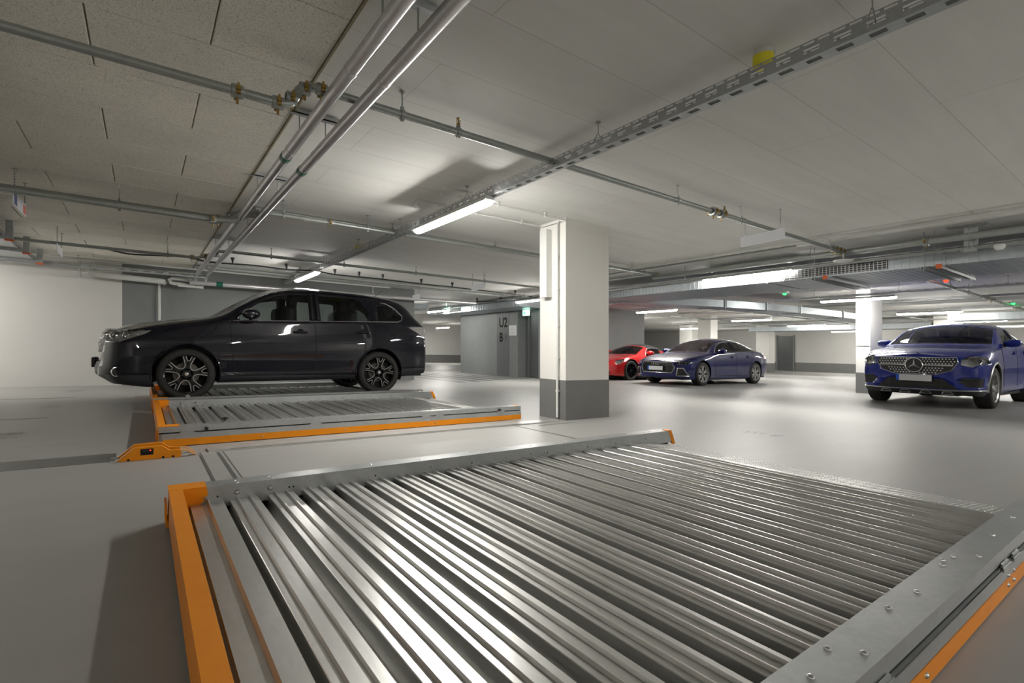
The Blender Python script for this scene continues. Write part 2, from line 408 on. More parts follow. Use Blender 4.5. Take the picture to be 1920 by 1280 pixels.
# deck: one omega profile plank per pitch, two ribs on each crest
pitch = .1642; x_first = .332+.0
zb = .030
def plank_mb(x):
    w = .122
    prof = [(0, zb), (.004, zb), (.008, ZD-.002), (.010, ZD), (.034, ZD), (.037, ZD+.011), (.043, ZD+.011), (.046, ZD), (.088, ZD), (.091, ZD+.011), (.097, ZD+.011), (.100, ZD), (.126, ZD), (.128, ZD-.002), (.133, zb), (.1642, zb)]
    mb = MB(); n = len(prof); ya, yb = BY+.10, BY+WD-.10
    mb.add([(x-.010+a, ya, z) for a, z in prof]+[(x-.010+a, yb, z) for a, z in prof], [(i, i+1, i+1+n, i+n) for i in range(n-1)])
    return mb
first = None
mb = MB(); ya, yb = BY+.10, BY+WD-.10
prof = [(.155,.03),(.165,.03),(.170,ZD),(.232,ZD),(.237,ZD+.02),(.243,ZD+.02),(.247,ZD),(.303,ZD),(.310,zb),(.318,zb)]
n = len(prof)
mb.add([(a, ya, z) for a, z in prof]+[(a, yb, z) for a, z in prof], [(i, i+1, i+1+n, i+n) for i in range(n-1)])
part(pal, 'deck_plank', mb, 'deck')
for k in range(18):
    if first is None: first = part(pal, 'deck_plank', plank_mb(x_first), 'deck')
    else: share(pal, 'deck_plank', first, (pitch*k, 0, 0))
xe = x_first+18*pitch-.018
# side beams: folded channel, top flange .11 wide
def beam(y0, y1, inner, name='side_beam'):
    s = 1 if inner > 0 else -1
    mb = MB(); xa, xb = BX+.004, BX+L
    mb.prism([(y0, ZT), (y1, ZT), (y1, ZT-.004), (y0, ZT-.004)], 0, xa, xb)
    yi, yo = (y1, y0) if inner > 0 else (y0, y1)
    mb.box(xa, xb, min(yi, yi-s*.004), max(yi, yi-s*.004), .06, ZT-.004)      # inner web
    mb.box(xa, xb, min(yo, yo+s*.004), max(yo, yo+s*.004), .116, ZT-.004)     # outer web upper
    mb.box(xa, xb, min(yo+s*.012, yo+s*.016), max(yo+s*.012, yo+s*.016), .03, .104)     # set back flange
    return part(pal, name, mb, 'galv_light')
beam(BY, BY+.11, 1); beam(BY+WD-.11, BY+WD, -1)
# dark gap behind the deck ends under the inner web
for yy in (BY+.106, BY+WD-.116): part(pal, 'web_slot', MB().box(BX+.16, BX+L-.05, yy, yy+.010, .034, .062), 'hole')
# orange skirts
for yy, s in ((BY-.010, 1), (BY+WD+.010, -1)):
    mb = MB(); mb.box(BX+.03, BX+L-.004, min(yy, yy+s*.006), max(yy, yy+s*.006), .006, .062).box(BX+.03, BX+L-.004, min(yy, yy+s*.02), max(yy, yy+s*.02), .058, .062)
    part(pal, 'orange_skirt', mb, 'orange')
    part(pal, 'flange_strip', MB().box(BX+.02, BX+L-.004, min(yy, yy+s*.004), max(yy, yy+s*.004), .062, .106).box(BX+.02, BX+L-.004, min(yy, yy+s*.014), max(yy, yy+s*.014), .103, .106), 'galv_light')
    part(pal, 'joint_gap', MB().box(BX+.02, BX+L-.01, min(yy+s*.012, yy+s*.016), max(yy+s*.012, yy+s*.016), .104, .118), 'hole')
    c = MB()
    for cx in (.14, 1.15, 2.28, 2.44, 3.25):
        c.box(BX+cx, BX+cx+.11, yy-s*.002-.002, yy-s*.002+.002, .098, .112).box(BX+cx+.012, BX+cx+.098, yy+s*.004-.003, yy+s*.004+.003, .110, .122)
    part(pal, 'joint_clips', c, 'galv_light', kind='stuff')
# front bar (orange) with corner brackets
ob = MB(); xa = BX
ob.prism([(xa, ZT+.003), (xa+.052, ZT+.003), (xa+.064, .045), (xa+.058, .045), (xa+.046, ZT-.003), (xa+.006, ZT-.003), (xa+.003, .035), (xa-.003, .035)], 1, BY+.004, BY+WD-.004)
part(pal, 'front_bar', ob, 'orange')
for y0, s in ((BY, 1), (BY+WD, -1)):
    cb = MB(); ya = y0; yc = y0+s*.113
    cb.box(xa-.002, xa+.145, min(ya, yc), max(ya, yc), ZT, ZT+.0045)
    cb.prism([(xa+.03, ZT), (xa+.145, ZT), (xa+.150, ZT-.03), (xa+.135, ZT-.062), (xa+.10, ZT-.085), (xa+.045, ZT-.10)], 1, yc, yc+s*.004)
    part(pal, 'corner_bracket', cb, 'orange', smooth=False)
part(pal, 'buffer_plate', MB().box(xa-.016, xa-.008, BY+WD-.16, BY+WD-.05, .04, .125).box(xa-.012, xa, BY+WD-.13, BY+WD-.07, .01, .05), 'orange')
part(pal, 'buffer_plate', MB().box(xa-.016, xa-.008, BY+.05, BY+.16, .04, .125), 'orange')
# drive-on end: chequer plate
mb = MB(); x1 = BX+L-.055
mb.prism([(xe, ZD), (xe+.02, ZD), (x1, .052), (x1, .046), (xe+.02, ZD-.006), (xe, ZD-.006)], 1, BY+.10, BY+WD-.10)
part(pal, 'tread_plate', mb, 'chequer')
mb = MB(); W2 = x1-xe-.02
for i in range(int((WD-.22)/.026)):
    for j in range(int(W2/.022)):
        u = (j+.5)/int(W2/.022); x = xe+.02+W2*u; z = ZD+(.052-ZD)*u; y = BY+.115+i*.026; a = .010; b = .006
        if (i+j) % 2: q = [(x-a, y-b), (x-b*.3, y-b), (x+a, y+b), (x+b*.3, y+b)]
        else: q = [(x-a, y+b), (x-b*.3, y+b), (x+a, y-b), (x+b*.3, y-b)]
        k = (.052-ZD)/W2
        mb.add([(p[0], p[1], ZD+(p[0]-xe-.02)*k-.0005) for p in q]+[(x, y, z+.0035)], [(0,1,4),(1,2,4),(2,3,4),(3,0,4)])
part(pal, 'tread_pattern', mb, 'chequer', kind='stuff')
for y0, s in ((BY, 1), (BY+WD, -1)):
    xr = BX+L
    cap = MB().prism([(xr-.045, ZT+.003), (xr, ZT+.003), (xr+.03, ZT-.05), (xr+.055, .045), (xr+.02, .045), (xr-.012, ZT-.055), (xr-.02, ZT-.03)], 1, min(y0+s*.10, y0+s*.112), max(y0+s*.10, y0+s*.112))
    cap.box(xr-.045, xr, min(y0+s*.05, y0+s*.11), max(y0+s*.05, y0+s*.11), ZT, ZT+.004)
    cap.prism([(xr-.004, ZT+.003), (xr+.002, ZT+.003), (xr+.057, .045), (xr+.05, .045)], 1, min(y0+s*.06, y0+s*.112), max(y0+s*.06, y0+s*.112))
    part(pal, 'end_cap', cap, 'orange')
# bolts: near beam top, far beam top and inner face, skirts
def bolts(pts, ax, r=.010, h=.006):
    for p in pts:
        part(pal, 'bolt', bolt_mb(p, ax, r, h), 'bolt', smooth=True)
z = ZT
bolts([(BX+x, BY+y, z) for x, y in ((.92,.092),(1.02,.060),(1.16,.085),(1.21,.030),(1.50,.075),(1.68,.062),(1.98,.078),(2.03,.090),(2.18,.030),(2.10,.08),(2.50,.055),(2.87,.06),(3.20,.075),(3.34,.06),(3.45,.06))], 'z', .0085, .005)
bolts([(BX+x, BY+WD-y, z) for x, y in ((.05,.05),(.13,.06),(.27,.045),(.275,.09),(.42,.04),(.43,.085),(.95,.05),(1.25,.07),(1.62,.03),(1.66,.07),(2.1,.05),(2.45,.03),(2.5,.075),(2.9,.05),(3.1,.04),(3.3,.07),(3.4,.04))], 'z', .0075, .004)
yi = BY+WD-.11
bolts([(BX+.27, yi, .122), (BX+.415, yi, .122)], 'Y', .013, .010)
bolts([(BX+.137, yi-.004, .115), (BX+.276, yi, .075), (BX+.42, yi, .078), (BX+1.30, yi, .122), (BX+1.85, yi, .12), (BX+2.06, yi, .12), (BX+2.18, yi, .12), (BX+2.6, yi, .12), (BX+3.27, yi, .12), (BX+3.42, yi, .12)], 'Y', .008, .006)
for yy, ax in ((BY-.010, 'Y'),):
    bolts([(BX+x, yy, .036) for x in (.75, 1.48, 2.36, 2.44, 3.05)]+[(BX+2.36, yy, .070), (BX+2.44, yy, .070)], ax, .008, .006)
hb = MB()
for x in (.185, .50, .52, .95, 1.58, 2.2, 2.9): hb.box(BX+x, BX+x+.008, yi-.0006, yi+.001, .108, .116)
part(pal, 'drill_holes', hb, 'hole', kind='stuff')
def knob(root, p):
    mb = MB().cbox((p[0], p[1], p[2]+.012), (.045, .03, .024)).cyl((p[0], p[1], p[2]+.02), (p[0], p[1], p[2]+.055), .006)
    k = part(root, 'locking_post', mb, 'galv_light')
    mb = MB().lathe([(.001, .07), (.012, .07), (.026, .064), (.026, .056), (.012, .052), (.008, .04), (.001, .04)], p, 'z', 12)
    part(k, 'knob', mb, 'black', smooth=True)
DY2, DY3 = 4.47, 4.47+2.66
pal2 = dup(pal, (0, DY2, 0), 'empty galvanised parking pallet directly in front of the black car')
pal3 = dup(pal, (0, DY3, 0), 'parking pallet carrying the black car')
knob(pal2, (.57, BY+DY2+.055+.06, ZT-.03)); knob(pal3, (.45, BY+DY3+.06, ZT-.005))
for x in (.42, 3.37):
    part(pal2, 'rubber_buffer', MB().lathe([(.001,-.03),(.011,-.03),(.014,-.02),(.014,0)], (x, BY+DY2, .132), 'y', 12), 'black', smooth=True)
# tracks let into the floor
def track(nm, label, x0, x1, y0, y1, grooves=(), group=None, z=.004):
    t = thing('floor_rail', label, 'floor rail', ((x0+x1)/2, (y0+y1)/2, 0), group)
    part(t, 'rail_plate', MB().box(x0, x1, y0, y1, .0005, z), 'rail_steel')
    for g in grooves: part(t, 'groove', MB().box(g[0], g[1], g[2], g[3], z, z+.0006), 'mark', label='dark groove')
    return t
track('r', 'galvanised floor rail running along the foot of the second pallet towards the large pillar', .40, 4.02, 4.50, 4.66, [(.55, 3.42, 4.50, 4.515)], z=.014)
t = track('r', 'pale steel track crossing the floor between the two empty pallets, left end', .335, .505, 2.86, 4.50, [(.335, .35, 2.86, 4.5), (.445, .47, 2.86, 4.46), (.488, .496, 2.86, 4.5)])
track('r', 'narrow dark slotted track on the floor between the pallets, right end', 3.30, 3.345, 2.86, 4.50, [(3.31, 3.335, 2.86, 4.5)])
track('r', 'thin dark line painted for the shadow between the rail and the large pillar', 3.55, 4.1, 4.36, 4.385, [(3.55, 4.1, 4.365, 4.38)])  # shadow line on the floor, drawn as a dark strip with steel edges
# orange drive cover
cov = thing('drive_cover', 'orange steel drive cover with a red indicator on the floor left of the second pallet', 'machine cover', (.05, 4.5, 0))
P1 = [(-.155,.002),(-.15,.006),(-.06,.085),(.10,.088),(.150,.050),(.26,.046),(.300,.008),(.30,.002),(.245,.002),(.240,.034),(.215,.034),(.215,.002),(.165,.002),(.165,.020),(.150,.020),(.15,.002),(.11,.002),(.11,.014),(.095,.014),(.095,.002),(-.085,.002),(-.085,.014),(-.10,.014),(-.10,.002)]
P1b = [(-.155,.002),(-.06,.085),(.10,.088),(.150,.050),(.22,.047),(.22,.002)]
def bent(y, k=1.0, dx=0):
    mb = MB(); pts = [(-.155,.004),(-.06,.088),(.105,.092),(.155,.052),(.255,.049),(.315,.006)]
    pts = [(a+dx, b*k) for a, b in pts]
    for (a, b), (c, d) in zip(pts[:-1], pts[1:]): mb.add([(a,y,b),(c,y,d),(c,y+.032,d),(a,y+.032,b),(a,y,b-.004),(c,y,d-.004),(c,y+.032,d-.004),(a,y+.032,b-.004)], [(0,1,2,3),(4,5,6,7),(0,1,5,4),(3,2,6,7),(0,3,7,4),(1,2,6,5)])
    return mb
f1 = part(cov, 'cover_plate', MB().prism(P1b, 1, 4.425, 4.430), 'orange')
part(cov, 'top_strip', bent(4.425), 'orange')
part(cov, 'cover_plate', MB().prism([(a, b*1.04) for a, b in P1b], 1, 4.56, 4.565), 'orange')
part(cov, 'top_strip', bent(4.56, 1.04), 'orange')
part(cov, 'feet', MB().box(-.19, -.14, 4.425, 4.46, 0, .006).box(-.19, -.14, 4.56, 4.595, 0, .006).box(.27, .34, 4.42, 4.46, 0, .006), 'rail_steel')
w = part(cov, 'sensor_window', MB().box(-.02, .055, 4.4235, 4.425, .035, .078), 'hole')
part(w, 'sensor', MB().box(-.012, .03, 4.419, 4.4236, .058, .074), 'black'); part(w, 'red_light', MB().lathe([(.001,-.003),(.004,-.002),(.0045,0)], (.037, 4.4235, .066), 'y', 8), 'led_red')
nb = MB()
for x in (-.095, .105, .165): nb.box(x, x+.014, 4.4238, 4.4252, .002, .016)
part(cov, 'notches', nb, 'hole')
# ---------------------------------------------------------------- lamps
def lamp(x, y, z, label, ln=1.5, axis='y', group='linear ceiling lamps'):
    t = thing('ceiling_lamp', label, 'lamp', (x, y, z), group)
    n = 16; r = .052; h = ln/2
    def sect(u, k):   # rounded trough profile, k shrinks the ends
        pts = []
        for i in range(13):
            a = PI+PI*i/12; pts.append((math.cos(a)*r*k, math.sin(a)*.046*k))
        return pts
    def put(u, p, q): return (x+p, y+u, z+q) if axis == 'y' else (x+u, y+p, z+q)
    us = [(-h, .75), (-h+.02, .93), (-h+.05, 1), (h-.05, 1), (h-.02, .93), (h, .75)]
    mb = MB(); vs = []; fs = []
    for u, k in us: vs += [put(u, p, q) for p, q in sect(u, k)]
    for a in range(len(us)-1):
        for i in range(12): fs.append((a*13+i, a*13+i+1, (a+1)*13+i+1, (a+1)*13+i))
    fs += [tuple(range(13)), tuple(range(5*13, 6*13))]
    mb.add(vs, fs); part(t, 'diffuser', mb, 'tube', smooth=True)
    hb = MB(); pts = [(-.05, 0), (.05, 0), (.042, .03), (.02, .04), (-.02, .04), (-.042, .03)]
    hb.prism(pts, 1 if axis == 'y' else 0, (-h+.01), (h-.01))
    hb.v = [((v[0]+x, v[1]+y, v[2]+z) if axis == 'y' else (v[0]+x, v[1]+y, v[2]+z)) for v in hb.v]
    part(t, 'housing', hb, 'white_pl2')
    lb = MB()
    if axis == 'y': lb.box(x-.058, x-.0525, y-h, y+h, z-.009, z+.004).box(x+.0525, x+.058, y-h, y+h, z-.009, z+.004).box(x-.058, x+.058, y-h, y+h, z+.001, z+.006)
    part(t, 'added_light_lip', lb, 'white_pl2')  # lips added to cut the light grazing up to the ceiling
    return t
LZ = 2.17
L0 = lamp(2.50, 4.52, LZ, 'lit linear lamp under the perforated tray, the largest and nearest lamp')
def lmp(X, Y, lab, z=LZ): return dup(L0, (X-2.50, Y-4.52, z-LZ), lab)
lmp(2.50, 10.1, 'lit linear lamp under the perforated tray above the roof of the black car')
lmp(2.50, -3.4, 'lit linear lamp under the tray behind the viewer'); lmp(-3.4, -3.0, 'added unseen linear lamp behind the viewer at the left')  # the left one is an added lamp, out of view beside the known rows
XR = 8.12
lmp(XR, 4.55, 'lit linear lamp under the duct grille, to the right of the large pillar')
lmp(8.2, 10.3, 'lit linear lamp touching the left edge of the large pillar, above the grey door')
lmp(8.2, 15.6, 'lit linear lamp beside the hanging exit sign, left of the grey core')
lmp(8.12, -1.1, 'lit linear lamp of the second row behind the viewer'); lmp(8.12, -6.6, 'lit linear lamp of the second row far behind the viewer')
lmp(13.15, 4.7, 'lit linear lamp in front of the top of the brightly lit pillar')
lmp(12.9, 10.1, 'lit linear lamp above the red roadster'); lmp(13.15, -1.1, 'lit linear lamp behind the right frame edge, third row')
lmp(18.2, 4.7, 'lit linear lamp above the hood of the bright blue car, right of the bright pillar'); lmp(18.3, 10.0, 'lit linear lamp above the roof of the dark blue car'); lmp(18.2, -.8, 'lit linear lamp behind the right frame edge, fourth row')
lmp(22.9, 4.6, 'lit linear lamp right behind the roof of the bright blue car'); lmp(22.7, 10.0, 'lit linear lamp above the far dark door')
lmp(26.8, 4.3, 'lit linear lamp at the right picture edge'); lmp(28.6, 10.6, 'lit linear lamp just left of the bright pillar, low in the distance')
lmp(17.5, 15.2, 'small lit lamp seen between the core and the pillar behind the dark blue car'); lmp(22.5, 15.3, 'small lit lamp far behind the rear of the dark blue car')
lmp(8.3, 21.5, 'lit lamp far back between the black car and the core'); lmp(8.3, 27.5, 'lit lamp farthest back left of the core'); lmp(14.5, 27, 'lit lamp far back hidden by the core'); lmp(26.5, 17.5, 'small lit lamp far back at the right wall')
lmp(-3.4, 11.2, 'added unseen linear lamp outside the left frame edge, brightening the white wall')  # lamp added out of view to brighten the left wall
# ---------------------------------------------------------------- perforated cable tray
def tray(x, y0, y1, z0, w, h, label, pit=.13, axis='y', lod=1, hooks=(), hz=H):
    t = thing('cable_tray', label, 'cable tray', (x, (y0+y1)/2, z0) if axis == 'y' else ((y0+y1)/2, x, z0))
    def T(mb):
        if axis == 'x': mb.v = [(v[1], v[0], v[2]) for v in mb.v]
        return mb
    e = .002
    for sx, nm in ((x-w/2, 'side_rail'), (x+w/2, 'side_rail')):
        mb = MB(); mb.box(sx-e, sx+e, y0, y1, z0, z0+h*.30); mb.box(sx-e, sx+e, y0, y1, z0+h*.62, z0+h*.80); mb.box(sx-e, sx+e, y0, y1, z0+h*.95, z0+h)
        y = y0
        while y < y1-pit*.5:
            mb.box(sx-e, sx+e, y, min(y+pit*.45, y1), z0+h*.30, z0+h*.62); mb.box(sx-e, sx+e, y, y+pit*.12, z0+h*.80, z0+h*.95); mb.box(sx-e, sx+e, y+pit*.5, y+pit*.62, z0+h*.80, z0+h*.95); y += pit
        part(t, nm, T(mb), 'galv')
    mb = MB(); mb.box(x-w/2, x-w*.22, y0, y1, z0, z0+e*2); mb.box(x+w*.22, x+w/2, y0, y1, z0, z0+e*2); y = y0
    while y < y1-pit*.5:
        mb.box(x-w*.22, x-w*.04, y, min(y+pit*.5, y1), z0, z0+e*2); mb.box(x-w*.04, x+w*.22, y, min(y+pit*.5, y1), z0, z0+e*2); y += pit
    part(t, 'perforated_base', T(mb), 'galv')
    cb = MB(); 
    for k in range(2): cb.tube([(x-w*.15+k*w*.25, y0+.01, z0+.014), (x-w*.15+k*w*.25, y1-.01, z0+.014)], .008, 6)
    part(t, 'cables', T(cb), 'lining', smooth=True)
    for y in hooks:
        mb = MB(); mb.cyl((x, y, hz), (x, y, hz-.008), .018, 10).tube([(x, y, hz), (x, y, z0+h+.045), (x-.012, y, z0+h+.035), (x-.02, y, z0+h+.02), (x-w/2+.0, y, z0+h-.005), (x-w/2-.006, y, z0+h-.02)], .003, 6)
        mb.tube([(x, y, z0+h+.05), (x+.018, y, z0+h+.03), (x+w/2, y, z0+h-.01), (x+w/2+.006, y, z0+h-.02)], .003, 6)
        part(t, 'wire_hanger', T(mb), 'pipe_galv')
    return t
tray(2.575, -5.5, 12.2, 2.232, .075, .078, 'long perforated cable tray running from the top right corner down towards the black car roof', hooks=(.86, 2.51, 4.29, 5.9, 7.41, 9.2, 10.9))
# ---------------------------------------------------------------- sprinkler pipes
def coupling(root, p, axis='x', r=.036, big=1.35):
    a = 'xyz'.index(axis); mb = MB().lathe([(r, -.03), (r*big, -.028), (r*big*1.06, 0), (r*big, .028), (r, .03)], p, axis, 14)
    o = part(root, 'coupling', mb, 'pipe_galv', smooth=True)
    bb = MB()
    for s in (-1, 1):
        q = list(p); d = [0, 0, 0]; b = 1-a if a < 2 else 0
        d[b] = s*r*big*1.25
        q = [p[i]+d[i] for i in range(3)]
        u = [0,0,0]; u[2] = .03
        bb.cyl((q[0], q[1], q[2]-.028), (q[0], q[1], q[2]+.028), .006, 6).cyl((q[0], q[1], q[2]-.028), (q[0], q[1], q[2]-.016), .012, 6).cbox(q, (.022, .022, .02))
    bb.cyl((p[0], p[1], p[2]-r*big-.03), (p[0], p[1], p[2]-r*big+.01), .007, 6)
    part(root, 'coupling_bolts', bb, 'brass', kind='stuff'); return o
def clamp(root, p, axis='x', r=.03, top=H):
    mb = MB().lathe([(r, -.012), (r+.007, -.012), (r+.007, .012), (r, .012)], p, axis, 14)
    mb.cyl((p[0], p[1], p[2]+r), (p[0], p[1], top), .005, 6).cyl((p[0], p[1], top-.006), (p[0], p[1], top), .017, 8).cbox((p[0], p[1], p[2]+r+.012), (.02, .02, .025)).cbox((p[0], p[1], p[2]-r-.008), (.02, .02, .016))
    part(root, 'pipe_clamp', mb, 'pipe_galv')
def head(root, p, up=1):
    mb = MB().lathe([(.010, 0), (.014, .008*up), (.012, .02*up), (.005, .024*up), (.005, .05*up), (.016, .054*up), (.001, .056*up)], p, 'z', 10)
    mb.tube([(p[0]-.012, p[1], p[2]+.02*up), (p[0]-.013, p[1], p[2]+.04*up), (p[0], p[1], p[2]+.052*up)], .003, 5).tube([(p[0]+.012, p[1], p[2]+.02*up), (p[0]+.013, p[1], p[2]+.04*up), (p[0], p[1], p[2]+.052*up)], .003, 5)
    part(root, 'sprinkler_head', mb, 'brass')
YP = 2.98
sp = thing('sprinkler_pipe', 'front galvanised sprinkler pipe crossing under the white ceiling', 'pipe', (4, YP, 2.29))
part(sp, 'pipe', MB().tube([(.86, YP, 2.295), (7.72, YP, 2.295)], .024, 14), 'pipe_galv', smooth=True)
part(sp, 'dropped_pipe', MB().tube([(-3.6, YP, 2.135), (.50, YP, 2.150)], .0225, 14), 'pipe_galv', smooth=True)
part(sp, 'elbow', MB().tube([(.44, YP, 2.15), (.60, YP, 2.15), (.645, YP, 2.16), (.675, YP, 2.20), (.70, YP, 2.255), (.74, YP, 2.288), (.80, YP, 2.295), (.88, YP, 2.295)], .025, 14), 'pipe_galv', smooth=True)
for x, z in ((.394, 2.150), (.59, 2.15), (.66, 2.195), (.73, 2.27), (.82, 2.295)): coupling(sp, (x, YP, z), 'x', .025)
for x in (1.314, 4.13, 5.25, 7.45): clamp(sp, (x, YP, 2.295), 'x', .024)
clamp(sp, (1.72, YP, 2.295), 'x', .024, 2.335); head(sp, (1.72, YP, 2.335))
coupling(sp, (4.72, YP, 2.295), 'x', .03, 1.5); coupling(sp, (4.87, YP, 2.295), 'x', .03, 1.5); head(sp, (4.93, YP, 2.33))
for x in (7.55, 7.66, 7.78): coupling(sp, (x, YP, 2.295), 'x', .03, 1.5)
# second pair of pipes
Y2 = 6.05
s2 = thing('sprinkler_pipe', 'twin galvanised pipes crossing behind the nearest lamp', 'pipe', (4, Y2, 2.27))
part(s2, 'pipe', MB().tube([(-3.6, 6.42, 2.20), (.70, 6.42, 2.215)], .040, 12).tube([(-3.6, 6.30, 2.175), (.70, 6.30, 2.18)], .026, 12), 'pipe_galv', smooth=True)
part(s2, 'elbow', MB().tube([(.62, 6.42, 2.215), (.78, 6.40, 2.23), (.92, 6.3, 2.33), (1.02, 6.2, 2.345)], .038, 12).tube([(.62, 6.3, 2.18), (.8, 6.26, 2.19), (.95, 6.12, 2.27), (1.02, 6.02, 2.275)], .028, 12), 'pipe_galv', smooth=True)
part(s2, 'pipe', MB().tube([(1.0, 6.2, 2.345), (8.0, 6.2, 2.345)], .026, 12).tube([(1.0, 6.0, 2.275), (7.5, 6.0, 2.275)], .022, 12), 'pipe_galv', smooth=True)
for x, y, z in ((.66, 6.42, 2.215), (.6, 6.3, 2.18), (.86, 6.36, 2.27), (.95, 6.3, 2.335)): coupling(s2, (x, y, z), 'x', .036)
for x in (1.3, 2.6, 4.2, 5.9, 7.6): clamp(s2, (x, 6.2, 2.345), 'x', .026)
for x in (1.25, 2.2, 5.2, 7.0): clamp(s2, (x, 6.0, 2.275), 'x', .022)
for x in (-1.1, -.2): clamp(s2, (x, 6.42, 2.207), 'x', .04)
coupling(s2, (1.75, 6.0, 2.275), 'x', .024); coupling(s2, (5.3, 6.0, 2.275), 'x', .024); coupling(s2, (7.9, 6.2, 2.345), 'x', .03, 1.5)
part(s2, 'branch_pipe', MB().tube([(7.5, 6.0, 2.275), (7.5, 8.6, 2.275)], .020, 10), 'pipe_galv', smooth=True)
s3 = thing('sprinkler_pipe', 'thin galvanised pipe above the black hose, crossing over the black car', 'pipe', (2, 9.1, 2.31))
part(s3, 'pipe', MB().tube([(-3.6, 9.55, 2.215), (.70, 9.55, 2.225), (.82, 9.50, 2.27), (.95, 9.2, 2.31), (1.1, 9.1, 2.31), (9.0, 9.1, 2.31)], .024, 12), 'pipe_galv', smooth=True)
for x, y, z in ((.62, 9.55, 2.225), (.80, 9.51, 2.26), (.93, 9.25, 2.305)): coupling(s3, (x, y, z), 'x', .026, 1.5)
for x in (1.7, 2.9, 4.3, 5.9, 7.6): clamp(s3, (x, 9.1, 2.31), 'x', .024)
for x in (.3, -1.6): clamp(s3, (x, 9.55, 2.22), 'x', .024)
s4 = thing('sprinkler_pipe', 'sprinkler pipe beyond the duct, red from a nearby light, running to the right edge', 'pipe', (14, 2.98, 2.25))
part(s4, 'pipe', MB().tube([(10.1, 2.98, 2.26), (20.5, 2.98, 2.26)], .03, 10), 'pipe_galv', smooth=True)
for x in (10.4, 12.9, 14.2, 17): clamp(s4, (x, 2.98, 2.26), 'x', .03)
for x in (10.7, 15.6, 16.1, 18.8): coupling(s4, (x, 2.98, 2.26), 'x', .035, 1.5)
# ---------------------------------------------------------------- lagged pipes with rods
lp = thing('lagged_pipe', 'left one of the two silver lagged pipes descending from the top of the picture', 'pipe', (.858, 5, 2.1))
rp = thing('lagged_pipe', 'right one of the two silver lagged pipes, nearer the white ceiling lamp', 'pipe', (1.03, 5, 2.1))
for root, x, r, gy in ((lp, .850, .036, 4.02), (rp, 1.022, .036, 4.25)):
    part(root, 'lagging', MB().tube([(x, -3, 2.23), (x, 11.9, 2.23), (x, 12.12, 2.21), (x, 12.2, 2.15)], r, 20), 'silver', smooth=True)
    for y in (1.4, 2.55, 3.85, 5.1, 6.4, 7.9, 9.4, 10.9): part(root, 'seam_band', MB().lathe([(r, -.02), (r+.002, -.016), (r+.002, .016), (r, .02)], (x, y, 2.23), 'y', 20), 'silver', smooth=True)
    g = part(root, 'green_band', MB().lathe([(r, -.035), (r+.0025, -.035), (r+.0025, .035), (r, .035)], (x, gy, 2.23), 'y', 20), 'green_tape', smooth=True)
    tb = MB()
    for k in range(7):
        a = -PI/2-.9+k*.3; tb.tube([(x+math.cos(a)*(r+.003), gy-.018, 2.23+math.sin(a)*(r+.003)), (x+math.cos(a)*(r+.003), gy+.018, 2.23+math.sin(a)*(r+.003))], .002, 4)
    part(g, 'band_print', tb, 'green_word', kind='stuff')
    for y in (2.15, 3.63, 5.2, 6.9, 8.6, 10.4, 11.8): part(root, 'threaded_rod', MB().cyl((x+.005, y, 2.26), (x+.005, y, H-.02), .0045, 6), 'pipe_galv')
for i, y in enumerate((2.15, 3.63, 5.2, 6.9, 8.6, 10.4, 11.8)):
    if y > 3: solo('mounting_channel', 'short steel channel under the ceiling holding the silver pipes, %s' % ('nearest', 'second from the front', 'third from the front', 'fourth from the front', 'fifth from the front', 'rearmost')[i-1], 'bracket', MB().box(.80, 1.12, y-.02, y+.02, H-.04, H-.004).box(.80, 1.12, y-.02, y-.016, H-.05, H-.03), 'galv', 'channels above the silver pipes')
    else: solo('mounting_channel', 'short steel channel above the silver pipes near the top frame edge', 'bracket', MB().box(.80, 1.12, y-.02, y+.02, H-.04, H-.004), 'galv', 'channels above the silver pipes')
sx = thing('lagged_pipe', 'long silver lagged pipe with green band along the grey wall above the black car', 'pipe', (4, 12.2, 2.13))
part(sx, 'lagging', MB().tube([(.75, 12.2, 2.10), (4, 12.2, 2.13), (7.6, 12.2, 2.16)], .05, 16), 'silver', smooth=True)
part(sx, 'green_band', MB().lathe([(.05, -.06), (.0535, -.06), (.0535, .06), (.05, .06)], (1.28, 12.2, 2.105), 'x', 16), 'green_tape', smooth=True)
part(sx, 'rods', MB().cyl((2.0, 12.2, 2.15), (2.0, 12.2, H), .006, 6).cyl((4.6, 12.2, 2.15), (4.6, 12.2, H), .006, 6).cbox((2.0, 12.2, H-.01), (.12, .04, .02)), 'pipe_galv')
wl = thing('lagged_pipe', 'white lagged pipe bending along the top of the back wall at the left', 'pipe', (-.2, 12.3, 2.1))
part(wl, 'lagging', MB().tube([(-.78, 12.4, 2.20), (-.80, 12.32, 2.15), (-.74, 12.3, 2.12), (-.6, 12.3, 2.11), (.20, 12.3, 2.085), (.28, 12.32, 2.085), (.33, 12.42, 2.085), (.33, 12.6, 2.085)], .055, 14), 'white_pl2', smooth=True)
part(wl, 'down_pipe', MB().tube([(.255, 12.58, 2.09), (.255, 12.58, .02)], .022, 10), 'white_pl2', smooth=True)
wc = thing('lagged_pipe', 'short white twin pipes with bends right of the white down pipe', 'pipe', (.6, 12.3, 2.1))
part(wc, 'lagging', MB().tube([(.85, 12.3, 2.04), (.5, 12.3, 2.06), (.44, 12.32, 2.07), (.42, 12.35, 2.13), (.46, 12.4, 2.17), (.8, 12.4, 2.16)], .036, 12).tube([(1.0, 12.28, 2.02), (.55, 12.28, 2.03)], .03, 12), 'white_pl2', smooth=True)
